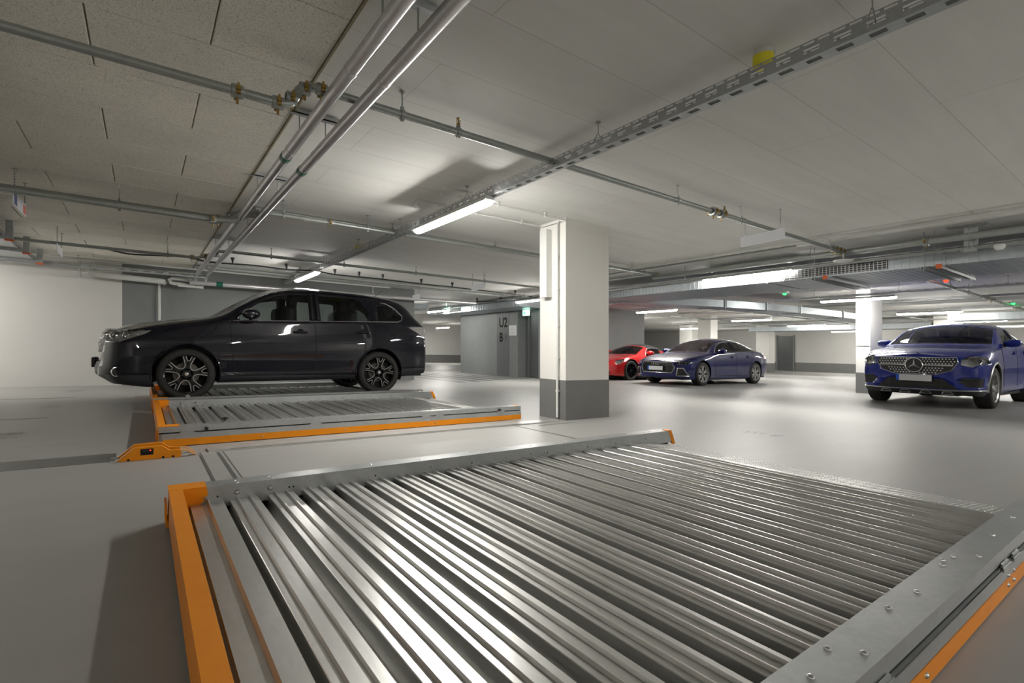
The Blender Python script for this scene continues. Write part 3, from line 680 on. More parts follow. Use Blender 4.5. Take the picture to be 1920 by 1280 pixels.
# long cable tray and conduits at the back wall
tray(11.9, -3.5, 1.0, 2.17, .12, .07, 'perforated tray on the ceiling in front of the left back wall', axis='x', pit=.2)
bc = thing('conduit', 'thin pair of conduits high on the back wall at the left', 'conduit', (-1, 12.5, 2.3))
part(bc, 'tube', MB().tube([(-4, 12.55, 2.30), (1, 12.55, 2.32)], .016, 8).tube([(-2.0, 12.1, 2.36), (5, 12.1, 2.36)], .02, 8), 'white_pl2', smooth=True)
part(bc, 'tube', MB().tube([(1, 11.6, 2.36), (8, 11.6, 2.36)], .03, 8).tube([(1, 11.2, 2.39), (8, 11.2, 2.39)], .02, 8), 'pipe_galv', smooth=True)
# ---------------------------------------------------------------- black hose with caps
bh = thing('heating_hose', 'black cable hose with funnel shaped holders hanging over the black car', 'hose', (4, 10.1, 2.27))
pts = [(.55, 9.9, 2.285), (.9, 9.95, 2.235), (1.6, 10.0, 2.262), (2.13, 10.0, 2.25), (2.6, 9.9, 2.265), (3.02, 10.05, 2.255), (3.5, 10.05, 2.258), (4.0, 10.05, 2.26), (4.9, 10.1, 2.255), (5.7, 10.15, 2.262), (6.6, 10.2, 2.26), (7.6, 10.3, 2.26), (8.3, 10.35, 2.245), (8.4, 10.6, 2.24), (8.2, 11.8, 2.25), (7.9, 12.6, 2.255), (7.6, 13.6, 2.26)]
def crom(P, n=4):
    P = [Vector(p) for p in P]; out = []
    for i in range(len(P)-1):
        a, b, c, d = P[max(i-1, 0)], P[i], P[i+1], P[min(i+2, len(P)-1)]
        for k in range(n):
            t = k/n; out.append(.5*((2*b)+(-a+c)*t+(2*a-5*b+4*c-d)*t*t+(-a+3*b-3*c+d)*t**3))
    out.append(P[-1]); return [tuple(p) for p in out]
part(bh, 'hose', MB().tube(crom(pts), .013, 8), 'black', smooth=True)
part(bh, 'hose', MB().tube(crom([(-.45, 9.75, 2.24), (-.2, 9.8, 2.21), (.1, 9.8, 2.225), (.4, 9.75, 2.24)]), .012, 8), 'black', smooth=True)
for q in (pts[3], pts[5], pts[6], pts[7], pts[8], pts[9], pts[11], (8.4, 10.9, 2.24), pts[14], pts[15], (1.25, 9.97, 2.25)):
    part(bh, 'holder', MB().lathe([(.001, .105), (.034, .105), (.034, .095), (.013, .02), (.013, -.012), (.001, -.012)], q, 'z', 10), 'black', smooth=True)
# ---------------------------------------------------------------- hanging signs
def hsign(x0, y0, x1, y1, z0, z1, label, drop, mt='sign', blank=True, flip=False):
    t = thing('hanging_sign', label, 'sign', ((x0+x1)/2, (y0+y1)/2, z0), 'signs hanging on chains'); dx, dy = x1-x0, y1-y0; l = math.hypot(dx, dy); nx, ny = -dy/l*.003, dx/l*.003
    mb = MB(); mb.prism([(x0-nx, y0-ny), (x1-nx, y1-ny), (x1+nx, y1+ny), (x0+nx, y0+ny)], 2, z0, z1); part(t, 'panel', mb, mt)
    for f in (.1, .9):
        x, y = x0+dx*f, y0+dy*f; mb = MB(); z = z1; k = 0
        while z < drop-.004:
            a = .004 if k % 2 else 0; mb.box(x-.0016-a, x+.0016+a, y-.0016-(.004-a), y+.0016+(.004-a), z, z+.012); z += .012; k += 1
        mb.cbox((x, y, drop-.004), (.03, .01, .008)); part(t, 'chain', mb, 'pipe_galv', kind='stuff')
    return t
BZ = H-.03
hsign(5.64, 2.70, 5.74, 3.26, 2.105, 2.225, 'blank pale grey sign hanging on two chains to the right of the large pillar', H)
a = hsign(-.965, 6.40, -.965, 7.02, 2.07, 2.20, 'white sign with blue and red print hanging at the far left', BZ)
part(a, 'print', MB().box(-.9699, -.9685, 6.43, 6.58, 2.085, 2.185).box(-.9615, -.96, 6.43, 6.56, 2.085, 2.185), 'sign_blue'); part(a, 'print', MB().box(-.9615, -.96, 6.86, 6.98, 2.09, 2.17), 'sign_red')
hsign(-.966, 9.25, -.966, 9.85, 2.06, 2.18, 'pale sign hanging behind the second left pipe, seen edge on', BZ)
hsign(-.966, 12.0, -.966, 12.55, 2.06, 2.18, 'pale sign hanging close to the left white wall', BZ)
hsign(5.62, 8.65, 5.66, 9.25, 2.09, 2.21, 'blank white sign hanging in front of the black hose', H)
hsign(5.30, 11.0, 5.34, 11.5, 2.03, 2.15, 'blank white sign hanging above the rear end of the black car', H)
# ---------------------------------------------------------------- yellow detectors
def detector(x, y, r, label):
    t = thing('ceiling_beacon', label, 'beacon', (x, y, H), 'yellow round ceiling beacons')
    part(t, 'base', MB().lathe([(.001, 0), (r*.95, 0), (r, -.012), (r*.98, -.03), (r*.85, -.035)], (x, y, H), 'z', 24), 'white_pl2', smooth=True)
    part(t, 'yellow_cap', MB().lathe([(r*1.02, -.028), (r*1.03, -.07), (r*.9, -.085), (.001, -.088)], (x, y, H), 'z', 24), 'yellow', smooth=True)
    part(t, 'base_clip', MB().cbox((x+r*.5, y+.02, H-.02), (.03, .03, .045)).tube([(x+r*.2, y-r, H-.01), (x+r*.3, y-r*1.03, H-.03), (x+r*.2, y-r*.9, H-.05)], .004, 6), 'white_pl2')
detector(2.66, 1.385, .052, 'yellow round beacon on the ceiling behind the tray at the top right')
detector(2.74, 7.80, .08, 'yellow round beacon on the ceiling behind the tray, left of the nearest lamp')
# ---------------------------------------------------------------- conduits at the pillar
cd = thing('conduit', 'twin white conduits from the nearest lamp across the ceiling down the large pillar', 'conduit', (3.6, 4.7, 2.35))
part(cd, 'tube', MB().tube([(2.60, 4.50, 2.40), (4.05, 4.50, 2.40), (4.05, 4.56, 2.40)], .010, 8).tube([(2.60, 4.95, 2.40), (4.055, 4.95, 2.40), (4.055, 4.60, 2.40)], .010, 8), 'white_pl', smooth=True)
part(cd, 'tube', MB().tube([(4.075, 4.66, 2.40), (4.075, 4.66, .03)], .016, 10), 'white_pl', smooth=True)
cb = MB()
for z in (.35, .75, 1.15, 1.6, 2.0): cb.cbox((4.08, 4.66, z), (.03, .045, .02))
for x in (3.1, 3.75): cb.cbox((x, 4.5, 2.41), (.02, .03, .05)).cbox((x, 4.95, 2.41), (.02, .03, .05))
part(cd, 'conduit_clips', cb, 'white_pl2')
solo('trunking', 'wide white trunking box fixed to the left side of the large pillar below the ceiling', 'trunking', MB().box(4.02, 4.10, 4.80, 4.93, 1.50, 2.34), 'white_pl')
# bracket hooks beside the nearest lamp
for i, y in enumerate((4.30, 4.85)):
    solo('lamp_bracket', 'white hooked bracket left of the nearest lamp, %s of two' % ('nearer', 'farther')[i], 'bracket', MB().tube([(2.64, y, 2.39), (2.33, y, 2.39), (2.30, y, 2.37), (2.285, y, 2.33), (2.29, y, 2.29)], .009, 8), 'white_pl2', 'hooked lamp brackets', smooth=True)
# ---------------------------------------------------------------- right hand services along Y
def run(name, label, cat, x, y0, y1, z, r, mt, clips=(), n=10):
    t = thing(name, label, cat, (x, (y0+y1)/2, z)); part(t, 'tube', MB().tube([(x, y0, z), (x, y1, z)], r, n), mt, smooth=True)
    for y in clips: part(t, 'pipe_clamp', MB().lathe([(r, -.012), (r+.006, -.012), (r+.006, .012), (r, .012)], (x, y, z), 'y', 12).cyl((x, y, z+r), (x, y, H), .004, 5), mt)
    return t
run('conduit', 'pale conduit nearest the viewer on the ceiling at the right', 'conduit', 7.27, -3, 8.2, 2.39, .022, 'white_pl2', (1.5, 3.0, 4.6, 6.0, 7.2))
run('conduit', 'second pale conduit on the ceiling right beside the first', 'conduit', 7.42, 3.4, 8.4, 2.38, .016, 'pipe_galv', (4.2, 5.5, 6.8))
run('sprinkler_main', 'thick galvanised pipe along the front of the ventilation duct at the right', 'pipe', 7.85, -3, 6.2, 2.28, .042, 'pipe_galv', (3.4, 5.0), 14)
t_ = run('sprinkler_main', 'slim galvanised pipe below the thick one along the duct', 'pipe', 7.98, -3, 9.5, 2.17, .018, 'pipe_galv', (2.0, 5.6, 7.6))
coupling(t_, (7.85, 2.05, 2.28), 'y', .045, 1.25)
tray(8.10, -3, 9.6, 2.19, .06, .03, 'narrow black edged cable tray on top of the duct front', pit=.16)
dc = thing('air_duct', 'flat galvanised ventilation duct with a black grille, running along the ceiling at the right', 'air duct', (8.65, 3, 2.0))
DZ0, DZ1, DX0, DX1 = 2.02, 2.17, 8.18, 9.55
part(dc, 'duct_body', MB().box(DX0, DX1, -5, 8.6, DZ0, DZ1), 'duct')
rb = MB(); y = -5.
while y < 8.5:
    rb.box(DX0-.005, DX0, y, y+.012, DZ0, DZ1).prism([(DX0, DZ0), (DX1, DZ0), (DX1, DZ0-.004), (DX0, DZ0-.004)], 1, y, y+.018); y += .085
part(dc, 'stiffening_ribs', rb, 'duct', kind='stuff')
gb = part(dc, 'grille', MB().box(DX0-.012, DX0-.006, 2.55, 3.95, DZ0+.02, DZ1-.01), 'grille')
sb = MB()
for k in range(28): sb.box(DX0-.018, DX0-.012, 2.56+k*.05, 2.568+k*.05, DZ0+.02, DZ1-.01)
for k in range(4): sb.box(DX0-.018, DX0-.012, 2.55, 3.95, DZ0+.03+k*.03, DZ0+.035+k*.03)
part(gb, 'slats', sb, 'alu_grey', kind='stuff')
for y in (1.95, 4.2): part(dc, 'joint_flange', MB().box(DX0-.02, DX1+.01, y-.012, y+.012, DZ0-.014, DZ1+.01), 'duct')
def rails(x0, x1, y, z, label, red=True):
    t = thing('duct_support', label, 'bracket', ((x0+x1)/2, y, z), 'duct supports')
    for k, yy in enumerate((y, y-.16)):
        mb = MB().box(x0, x1, yy-.022, yy+.022, z-.004, z).box(x0, x1, yy-.022, yy-.018, z-.04, z).box(x0, x1, yy+.018, yy+.022, z-.04, z)
        part(t, 'channel', mb, 'galv')
    part(t, 'rod', MB().cyl((x0+.03, y, z-.05), (x0+.03, y, H), .006, 6).cyl((x1-.03, y, z-.05), (x1-.03, y, H), .006, 6), 'pipe_galv')
    if red: part(t, 'red_cap', MB().box(x0-.012, x0+.004, y-.19, y-.13, z-.045, z+.01), 'orange_red')
rails(8.0, 9.6, 3.42, 2.00, 'pair of steel channels under the duct left of its black grille, small red cap')
rails(8.0, 9.6, 2.12, 2.00, 'pair of steel channels under the duct farther right, with a red cap')
hb = solo('ceiling_bracket', 'perforated steel post hanging from a ceiling plate through the duct front at the right', 'bracket', MB().box(7.97, 8.03, 1.60, 1.72, 2.12, H-.01).box(7.95, 8.05, 1.50, 1.88, H-.012, H).box(7.962, 7.97, 1.635, 1.645, 2.15, 2.4).box(7.962, 7.97, 1.675, 1.685, 2.15, 2.4), 'galv')
dm = thing('ceiling_sensor', 'white dome sensor in front of the duct at the far right', 'sensor', (7.98, 1.52, 2.12)); part(dm, 'dome', MB().lathe([(.001, -.06), (.03, -.055), (.05, -.03), (.055, 0), (.05, .01), (.001, .01)], (7.95, 1.40, 2.15), 'z', 16), 'white_pl', smooth=True)
ds = thing('ceiling_sensor', 'flat white dish sensor hanging under the pipe junction before the grille', 'sensor', (7.8, 2.98, 2.1))
part(ds, 'dish', MB().lathe([(.001, -.02), (.07, -.012), (.115, .0), (.12, .015), (.06, .03), (.001, .03)], (7.80, 2.95, 2.15), 'z', 20), 'white_pl', smooth=True)
part(ds, 'stem', MB().cyl((7.8, 2.95, 2.17), (7.8, 2.95, 2.28), .012, 8), 'white_pl2')
# curved duct and fittings behind
cv = thing('air_duct', 'long curved galvanised duct bending away above the dark blue car', 'air duct', (13, 7, 2.1))
pp = crom([(9.0, 8.2, 2.1), (10.2, 7.75, 2.1), (11.5, 7.3, 2.1), (12.8, 6.95, 2.1), (14.2, 6.75, 2.1), (16.5, 6.6, 2.1), (19, 6.6, 2.1)], 4)
mb = MB(); vs = []
for i, p in enumerate(pp):
    q = pp[min(i+1, len(pp)-1)]; o = pp[max(i-1, 0)]; d = Vector((q[0]-o[0], q[1]-o[1], 0)).normalized(); nx, ny = -d.y, d.x
    for s, z in ((-.35, 2.0), (-.35, 2.17), (.35, 2.17), (.35, 2.0)): vs.append((p[0]+nx*s, p[1]+ny*s, z))
fs = []
for i in range(len(pp)-1): fs += [(i*4+k, i*4+(k+1) % 4, i*4+4+(k+1) % 4, i*4+4+k) for k in range(4)]
mb.add(vs, fs+[(0,1,2,3), tuple(len(vs)-4+k for k in range(4))]); part(cv, 'duct_body', mb, 'duct')
for i in range(8, len(pp), 4):
    p = pp[i]; part(cv, 'joint_flange', MB().box(p[0]-.02, p[0]+.02, p[1]-.38, p[1]+.38, 1.98, 2.19), 'galv')
part(cv, 'rods', MB().cyl((11.5, 6.9, 2), (11.5, 6.9, H), .01, 6).cyl((14, 6.35, 2), (14, 6.35, H), .01, 6), 'pipe_galv')
rd = thing('air_duct', 'round pale duct elbow left of the curved duct', 'air duct', (10.3, 7.9, 2.1))
part(rd, 'duct_body', MB().tube(crom([(8.9, 8.6, 2.12), (9.3, 8.2, 2.12), (9.9, 7.9, 2.10), (10.35, 7.75, 2.08)], 4), .10, 14), 'duct', smooth=True)
part(rd, 'support_channel', MB().box(8.4, 10.6, 8.10, 8.14, 2.0, 2.04).box(8.4, 10.6, 8.3, 8.34, 2.0, 2.04), 'galv')
part(rd, 'red_cap', MB().box(8.38, 8.40, 8.09, 8.15, 1.995, 2.045), 'orange_red')
# far ladder trays, ducts and pipes
tray(13.15, -2, 6.6, 2.235, .14, .05, 'cable tray crossing above the lamp at the bright pillar', pit=.3, hooks=(.5, 2.2, 3.9, 5.6))
tray(18.2, -2, 12, 2.23, .14, .05, 'cable tray far back above the roof of the bright blue car', pit=.3)
tray(12.9, 8.6, 12.4, 2.23, .14, .05, 'cable tray above the red roadster', pit=.3)
tray(8.2, 9.8, 16.5, 2.24, .10, .05, 'cable tray leading back in front of the grey core', pit=.25)
tray(22.8, -2, 14, 2.23, .14, .05, 'cable tray in the far rows at the right', pit=.4)
def xrun(label, y, x0, x1, z, r, mt='pipe_galv'):
    t = thing('sprinkler_pipe', label, 'pipe', ((x0+x1)/2, y, z)); part(t, 'pipe', MB().tube([(x0, y, z), (x1, y, z)], r, 8), mt, smooth=True); 
    x = x0+.8
    while x < x1: clamp(t, (x, y, z), 'x', r); x += 2.6
    return t
xrun('pipe running back above the dark blue car, left of the far cable tray', 8.9, 10.5, 24, 2.27, .025)
xrun('pipe running back past the right side of the grey core', 11.9, 16, 29, 2.27, .025)
xrun('pipe far back running beyond the bright pillar', 6.0, 20, 30, 2.27, .025)
for x, y0, y1, r, lb in ((15.3, -2, 11, .025, 'thin pipe crossing behind the bright pillar under the ceiling'), (16.2, -2, 11, .05, 'thick grey pipe crossing behind the bright pillar'), (20.4, -2, 15, .05, 'thick pale pipe crossing far back'), (21.0, -2, 15, .03, 'thin pipe beside the thick pale pipe far back'), (11.4, -2, 7, .02, 'thin conduit crossing between the duct and the bright pillar'), (25.5, -1, 18, .06, 'thick pipe crossing the farthest bay')):
    run('sprinkler_main', lb, 'pipe', x, y0, y1, 2.28, r, 'pipe_galv' if r < .05 else 'white_pl2', tuple(range(int(y0)+1, int(y1), 3)), 8)
for x, y0, y1, lb in ((19.6, -2, 4.6, 'ribbed duct crossing behind the bright blue car roof'), (23.6, 6, 13, 'ribbed duct crossing above the far dark door')):
    t = thing('air_duct', lb, 'air duct', (x, (y0+y1)/2, 2)); part(t, 'duct_body', MB().box(x, x+.9, y0, y1, 2.0, 2.2), 'duct'); mb = MB(); y = y0
    while y < y1: mb.box(x-.008, x, y, y+.02, 2.0, 2.2); y += .14
    part(t, 'stiffening_ribs', mb, 'duct', kind='stuff')
t = thing('air_duct', 'ribbed duct with dark opening in front of the grey core, lit green', 'air duct', (8.9, 14.6, 2.1))
part(t, 'duct_body', MB().box(8.7, 9.6, 11.6, 17.2, 2.12, 2.30), 'duct')
mb = MB(); y = 11.7
while y < 14.2: mb.box(8.69, 8.7, y, y+.02, 2.12, 2.3); y += .1
part(t, 'stiffening_ribs', mb, 'duct', kind='stuff'); part(t, 'opening', MB().box(8.692, 8.698, 14.9, 16.6, 2.14, 2.28), 'grille')
t = thing('air_duct', 'flat pale duct high on the left wall side, running back behind the car', 'air duct', (6.6, 16, 2.1)); part(t, 'duct_body', MB().box(6.3, 7.3, 14.5, 22, 2.10, 2.26), 'duct')
# indicator lights over the bays
def indicator(x, y, red, label):
    t = thing('bay_indicator', label, 'indicator light', (x, y, 2.3), 'bay indicator lights'); part(t, 'housing', MB().box(x-.06, x+.06, y-.08, y+.08, 2.30, 2.33).box(x-.01, x+.01, y-.01, y+.01, 2.33, H), 'white_pl2')
    part(t, 'lens', MB().lathe([(.001, -.045), (.03, -.035), (.04, 0)], (x, y, 2.30), 'z', 12), 'led_red' if red else 'led_green', smooth=True)
indicator(12.05, 2.85, True, 'red bay indicator light above the bright blue car'); indicator(12.1, 5.8, False, 'green bay indicator light left of the bright pillar lamp')
indicator(17.9, 2.9, False, 'green bay indicator light at the right frame edge'); indicator(11.9, 8.8, True, 'red bay indicator light above the dark blue car')
indicator(15.2, 8.8, False, 'green bay indicator light left of the pillar behind the dark blue car'); indicator(20.5, 5.9, False, 'green bay indicator light just right of the bright pillar')
# exit signs
def exitsign(x, y, z, w, h, label):
    t = thing('exit_sign', label, 'exit sign', (x, y, z), 'lit exit signs'); part(t, 'case', MB().box(x, x+.03, y-w/2, y+w/2, z, z+h).cyl((x+.015, y, z+h), (x+.015, y, H), .006, 6), 'exit')
    mb = MB().box(x-.002, x, y-.02, y+.02, z+h*.25, z+h*.6).box(x-.002, x, y+w*.18, y+w*.38, z+h*.15, z+h*.8); part(t, 'pictogram', mb, 'exit_green')
exitsign(8.3, 15.2, 2.05, .36, .19, 'lit green and white exit sign hanging left of the grey core')
exitsign(9.5, 12.33, 1.93, .32, .17, 'lit green and white exit sign above the grey steel door')
# writing on the core
def wtxt(txt, cy, cz, size, nm, st=1.25, rot=False, bold=.012):
    pl = (lambda u, v: (9.6405, cy-u, cz+v*st)) if not rot else (lambda u, v: (9.6405, cy+v, cz+u*st))
    return solo('wall_lettering', nm, 'lettering', text_mb(txt, pl, size, bold), 'hole')
wtxt('U2', 13.74, 1.76, .40, 'large black letters U2 on the dark panel of the grey core', 1.1)
wtxt('B', 13.86, 1.27, .38, 'large black letter B below U2 on the grey core', 1.1)
wtxt('Ausgang', 13.60, 1.27, .07, 'small vertical black word beside the large B on the grey core', 1, True, .002)
for y0, y1, z0, z1, lb in ((13.0, 13.40, 1.33, 1.66, 'white framed notice beside the level letters'), (11.46, 11.70, 1.40, 1.66, 'white notice right of the grey steel door')):
    t = thing('notice', lb, 'notice', (9.64, (y0+y1)/2, z0)); part(t, 'sheet', MB().box(9.63, 9.65, y0, y1, z0, z1), 'paper'); mb = MB()
    for k in range(5): mb.box(9.629, 9.63, y0+.08, y1-.06, z0+.06+k*.045, z0+.066+k*.045)
    part(t, 'printed_lines', mb, 'lining', kind='stuff')
# cable ladder at the left with orange end caps
ld = thing('cable_ladder', 'wide galvanised cable ladder under the wood wool ceiling at the left edge, orange caps', 'cable tray', (-1.6, 10, 2.2))
part(ld, 'tray_bed', MB().box(-1.95, -1.50, 7.4, 12.5, 2.215, 2.222), 'galv_light')
part(ld, 'side_rail', MB().box(-1.96, -1.95, 7.4, 12.5, 2.215, 2.275), 'galv'); part(ld, 'side_rail', MB().box(-1.51, -1.50, 7.4, 12.5, 2.215, 2.275), 'galv')
for y in (8.15, 9.3, 10.5, 11.7):
    part(ld, 'bracket_arm', MB().prism([(-2.0, 2.19), (-1.45, 2.165), (-1.45, 2.215), (-2.0, 2.21)], 1, y-.02, y+.02), 'galv')
    part(ld, 'bracket_post', MB().box(-1.47, -1.40, y-.03, y+.03, 2.16, BZ), 'galv'); part(ld, 'orange_cap', MB().box(-1.48, -1.39, y-.035, y+.035, 2.145, 2.165), 'orange_red')
# things far back left of the core
pb = thing('wall_cabinet', 'white wall box far back between the black car and the grey core', 'cabinet', (12.2, 29.9, 1))
part(pb, 'box', MB().box(11.0, 12.3, 29.9, 29.99, .7, 1.8), 'white_pl'); part(pb, 'handle', MB().tube([(12.6, 29.85, .8), (12.85, 29.85, 1.1), (12.8, 29.85, 1.5), (12.6, 29.85, 1.7)], .05, 8), 'black', smooth=True)
solo('wall_sign', 'small paper notice with red mark on the bright pillar', 'notice', MB().box(13.64, 13.65, 4.62, 4.88, 1.12, 1.42), 'paper')
# ---------------------------------------------------------------- cars
def interp(tab, x):
    """Catmull style smooth lookup in a table of (x, value)"""
    if x <= tab[0][0]: return tab[0][1]
    if x >= tab[-1][0]: return tab[-1][1]
    for i in range(len(tab)-1):
        if x <= tab[i+1][0]:
            x0, v0 = tab[i]; x1, v1 = tab[i+1]; t = (x-x0)/(x1-x0); h = x1-x0; s = (v1-v0)/h
            def sl(a, b): return 0 if a*b <= 0 else 2*a*b/(a+b)
            m0 = sl((v0-tab[i-1][1])/(x0-tab[i-1][0]), s) if i > 0 else s
            m1 = sl(s, (tab[i+2][1]-v1)/(tab[i+2][0]-x1)) if i+2 < len(tab) else s
            t2, t3 = t*t, t*t*t
            return v0*(2*t3-3*t2+1)+h*m0*(t3-2*t2+t)+v1*(-2*t3+3*t2)+h*m1*(t3-t2)
def section(S, x):
    W, yb, yr = interp(S['W'], x), interp(S['yb'], x), interp(S['yr'], x)
    bot, belt, rail, top = interp(S['bot'], x), interp(S['belt'], x), interp(S['rail'], x), interp(S['top'], x)
    hgt = belt-bot
    side = [(W*.93, bot), (W*.975, bot+.07*hgt), (W*.985, bot+.25*hgt), (W, bot+.52*hgt), (W*.992, bot+.74*hgt), (W*.978, bot+.86*hgt), (yb, belt)]
    P = []
    def cr(a, b, c, d, t): return tuple(.5*((2*b[k])+(-a[k]+c[k])*t+(2*a[k]-5*b[k]+4*c[k]-d[k])*t*t+(-a[k]+3*b[k]-3*c[k]+d[k])*t**3) for k in (0, 1))
    n = 3
    for i in range(len(side)-1):
        a, b, c, d = side[max(i-1, 0)], side[i], side[i+1], side[min(i+2, len(side)-1)]
        for k in range(n): P.append(cr(a, b, c, d, k/n))
    # belt to roof rail: slightly bowed
    for k in range(6):
        t = k/6; bow = math.sin(t*PI)*.018
        P.append((yb+(yr-yb)*t+bow, belt+(rail-belt)*t))
    # roof rail to centre: rounded shoulder then crown
    m = 8
    for k in range(m+1):
        t = k/m; y = yr*(1-t); u = 1-t
        P.append((y, rail+(top-rail)*(1-u**2.4)))
    return P
def car_body(S):
    """half body grid of points -> bmesh with both halves"""
    xs = []; x = S['x0']
    while x < S['x1']-1e-6: xs.append(x); x += S.get('dx', .055)
    xs.append(S['x1'])
    rows = []
    def bulgecap(x, B, sgn):
        sec = section(S, x); out = []; K = S.get('capn', 9); nlip = len(sec)
        zt = interp(S['top'], x)
        for k in range(1, K+1):
            g = k/K; f = 1-g; ring = []
            for j, (y, z) in enumerate(sec):
                b = interp(B, z); p = S.get('cap_p', 2.2)
                adv = b*(1-f**p)
                ring.append((x+sgn*adv, y*f, z))
            out.append(ring)
        return out
    front = bulgecap(S['x0'], S['fb'], -1)[::-1]; rear = bulgecap(S['x1'], S['rb'], 1)
    rows = front+[[(x, y, z) for y, z in section(S, x)] for x in xs]+rear
    # drop the z of the top rows towards the lip on the caps
    bm = bmesh.new(); n = len(rows[0]); V = []
    for r in rows: V.append([[bm.verts.new((p[0], p[1]*s, p[2])) for p in r] for s in (-1, 1)])
    for i in range(len(rows)-1):
        for s in (0, 1):
            for j in range(n-1):
                q = [V[i][s][j], V[i+1][s][j], V[i+1][s][j+1], V[i][s][j+1]]
                try: bm.faces.new(q if s == 0 else q[::-1])
                except Exception: pass
    bmesh.ops.remove_doubles(bm, verts=bm.verts, dist=1e-4)
    bmesh.ops.dissolve_degenerate(bm, edges=bm.edges, dist=1e-5)
    bmesh.ops.recalc_face_normals(bm, faces=bm.faces)
    # make normals point outwards
    c = max(bm.faces, key=lambda f: f.calc_center_median().z)
    if c.normal.z < 0: bmesh.ops.reverse_faces(bm, faces=bm.faces)
    for f in bm.faces: f.smooth = True
    return bm
def inpoly(p, poly):
    c = False; j = len(poly)-1
    for i in range(len(poly)):
        if (poly[i][1] > p[1]) != (poly[j][1] > p[1]) and p[0] < (poly[j][0]-poly[i][0])*(p[1]-poly[i][1])/(poly[j][1]-poly[i][1])+poly[i][0]: c = not c
        j = i
    return c
def cut(bm, poly, ax, pred):
    """cut a convex polygon drawn in the plane of the two axes ax through the faces chosen by pred; returns the faces inside"""
    a, b = ax; k = 3-a-b
    lo = [min(p[i] for p in poly) for i in (0, 1)]; hi = [max(p[i] for p in poly) for i in (0, 1)]
    def near(f):
        if not pred(f.calc_center_median()): return False
        A = [v.co[a] for v in f.verts]; B = [v.co[b] for v in f.verts]
        return max(A) > lo[0]-.002 and min(A) < hi[0]+.002 and max(B) > lo[1]-.002 and min(B) < hi[1]+.002
    m = len(poly)
    for i in range(m):
        p, q = poly[i], poly[(i+1) % m]
        if math.hypot(q[0]-p[0], q[1]-p[1]) < 1e-5: continue
        co = [0,0,0]; no = [0,0,0]; co[a], co[b] = p; no[a], no[b] = q[1]-p[1], -(q[0]-p[0])
        F = [f for f in bm.faces if near(f)]
        E = {e for f in F for e in f.edges}; V = {v for f in F for v in f.verts}
        bmesh.ops.bisect_plane(bm, geom=F+list(E)+list(V), dist=1e-5, plane_co=co, plane_no=no)
    out = []
    for f in bm.faces:
        c = f.calc_center_median()
        if pred(c) and inpoly((c[a], c[b]), poly): out.append(f)
    return out
def lift(bm, faces, off=0., thick=0.):
    """take faces out of the body as plain vertex and face lists"""
    bm.verts.index_update(); idx = {}; vs = []; fs = []
    for f in faces:
        for v in f.verts:
            if v.index not in idx: idx[v.index] = len(vs); vs.append(tuple(v.co+v.normal*off))
        fs.append(tuple(idx[v.index] for v in f.verts))
    bmesh.ops.delete(bm, geom=faces, context='FACES'); return vs, fs
def circle(cx, cz, r, n=28, a0=0, sx=1, sz=1): return [(cx+r*sx*math.cos(2*PI*i/n+a0), cz+r*sz*math.sin(2*PI*i/n+a0)) for i in range(n)]
